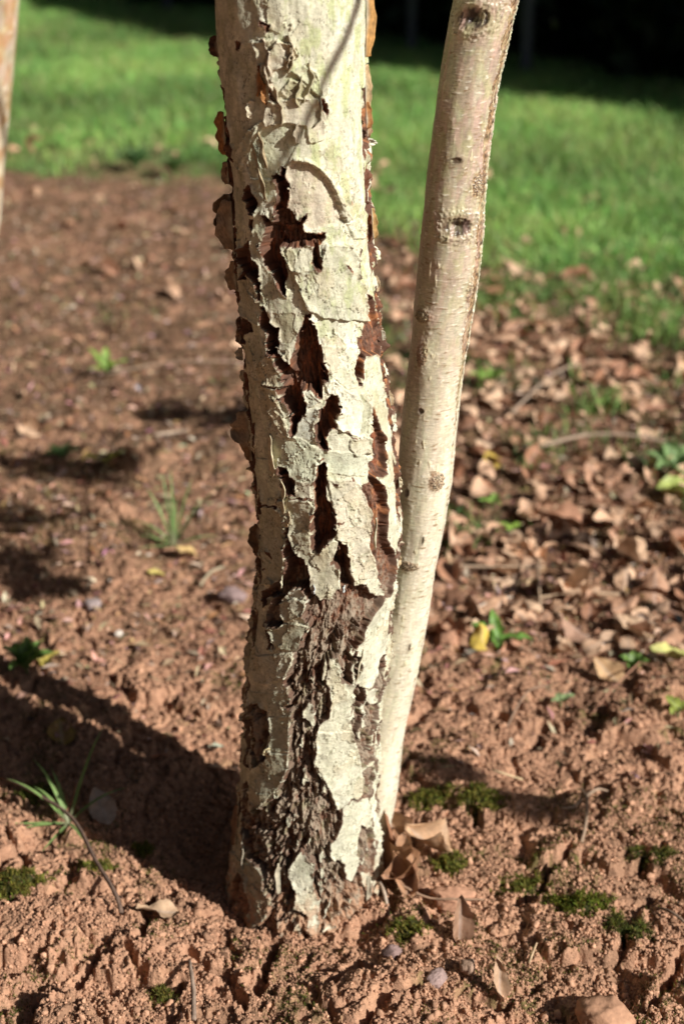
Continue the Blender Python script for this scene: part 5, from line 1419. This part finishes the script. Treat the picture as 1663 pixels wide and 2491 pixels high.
def post(x, y, label):
    import bmesh
    t = thing('fence_post', label, 'post', (x, y, 0))
    bm = bmesh.new(); bmesh.ops.create_cube(bm, size=1)
    for v in bm.verts: v.co = Vector((v.co.x * .045, v.co.y * .045, (v.co.z + .5) * 1.25 - .05))
    bmesh.ops.bevel(bm, geom=bm.edges[:], offset=.004, segments=2, affect='EDGES')
    v = np.array([q.co[:] for q in bm.verts]); F = [np.array([[q.index for q in f.verts]]) for f in bm.faces]; bm.free()
    obj('shaft', make_mesh('shaft', v, F, np.tile([[.09, .095, .11]], (len(v), 1)), False), M_TWIG, t)
    cv_ = np.array([(-.028, -.028, 1.2), (.028, -.028, 1.2), (.028, .028, 1.2), (-.028, .028, 1.2), (0, 0, 1.235)])
    obj('cap', make_mesh('cap', cv_, [np.array([[3, 2, 1, 0]]), np.array([[0, 1, 4], [1, 2, 4], [2, 3, 4], [3, 0, 4]])], np.tile([[.09, .095, .11]], (5, 1)), False), M_TWIG, t)


post(.74, 5.98, 'grey wooden post before the dark hedge, right of the slender stem')
post(.31, 6.68, 'grey wooden post before the dark hedge, seen between the two stems')
post(-.97, 8.4, 'grey wooden post before the dark hedge, left of the thick trunk')


def build_woodland_screen():
    """dark wood added round the clearing to block sky light, open towards the sun"""
    n = 85000
    r = np.random.default_rng(77)
    a = r.uniform(0, 6.283, n)
    sa = math.atan2(-.50, .87)
    da = np.abs((a - sa + math.pi) % (2 * math.pi) - math.pi)
    a = a[da > R(42)]; n = len(a)
    q = 11.5 + 2.2 * r.random(n) + 1.2 * np.sin(a * 9) + .7 * np.sin(a * 23 + 1)
    top = 13 + 1.6 * np.sin(a * 14) + 1.2 * np.sin(a * 31 + 2)
    z = r.random(n) * top
    P = np.stack([.3 + q * np.cos(a), 2.0 + q * np.sin(a), z], 1)
    M = rot_mats(n)
    s_ = (.16 + .16 * r.random(n))[:, None]
    V = np.stack([P - M[:, :, 0] * s_, P + M[:, :, 1] * s_ * .7, P + M[:, :, 0] * s_, P - M[:, :, 1] * s_ * .7], 1)
    F = (np.arange(n) * 4)[:, None] + np.array([[0, 1, 2, 3]])
    c = rcol(n, (.022, .032, .018), .35, 79)
    o = obj('woodland_screen', make_mesh('woodland_screen', V.reshape(-1, 3), F, np.repeat(c[:, None], 4, 1).reshape(-1, 3), False), M_HEDGE)
    o['kind'] = 'stuff'
    tag(o, 'dark wood added round the clearing, mostly out of view, to block sky light', 'wood')


build_woodland_screen()
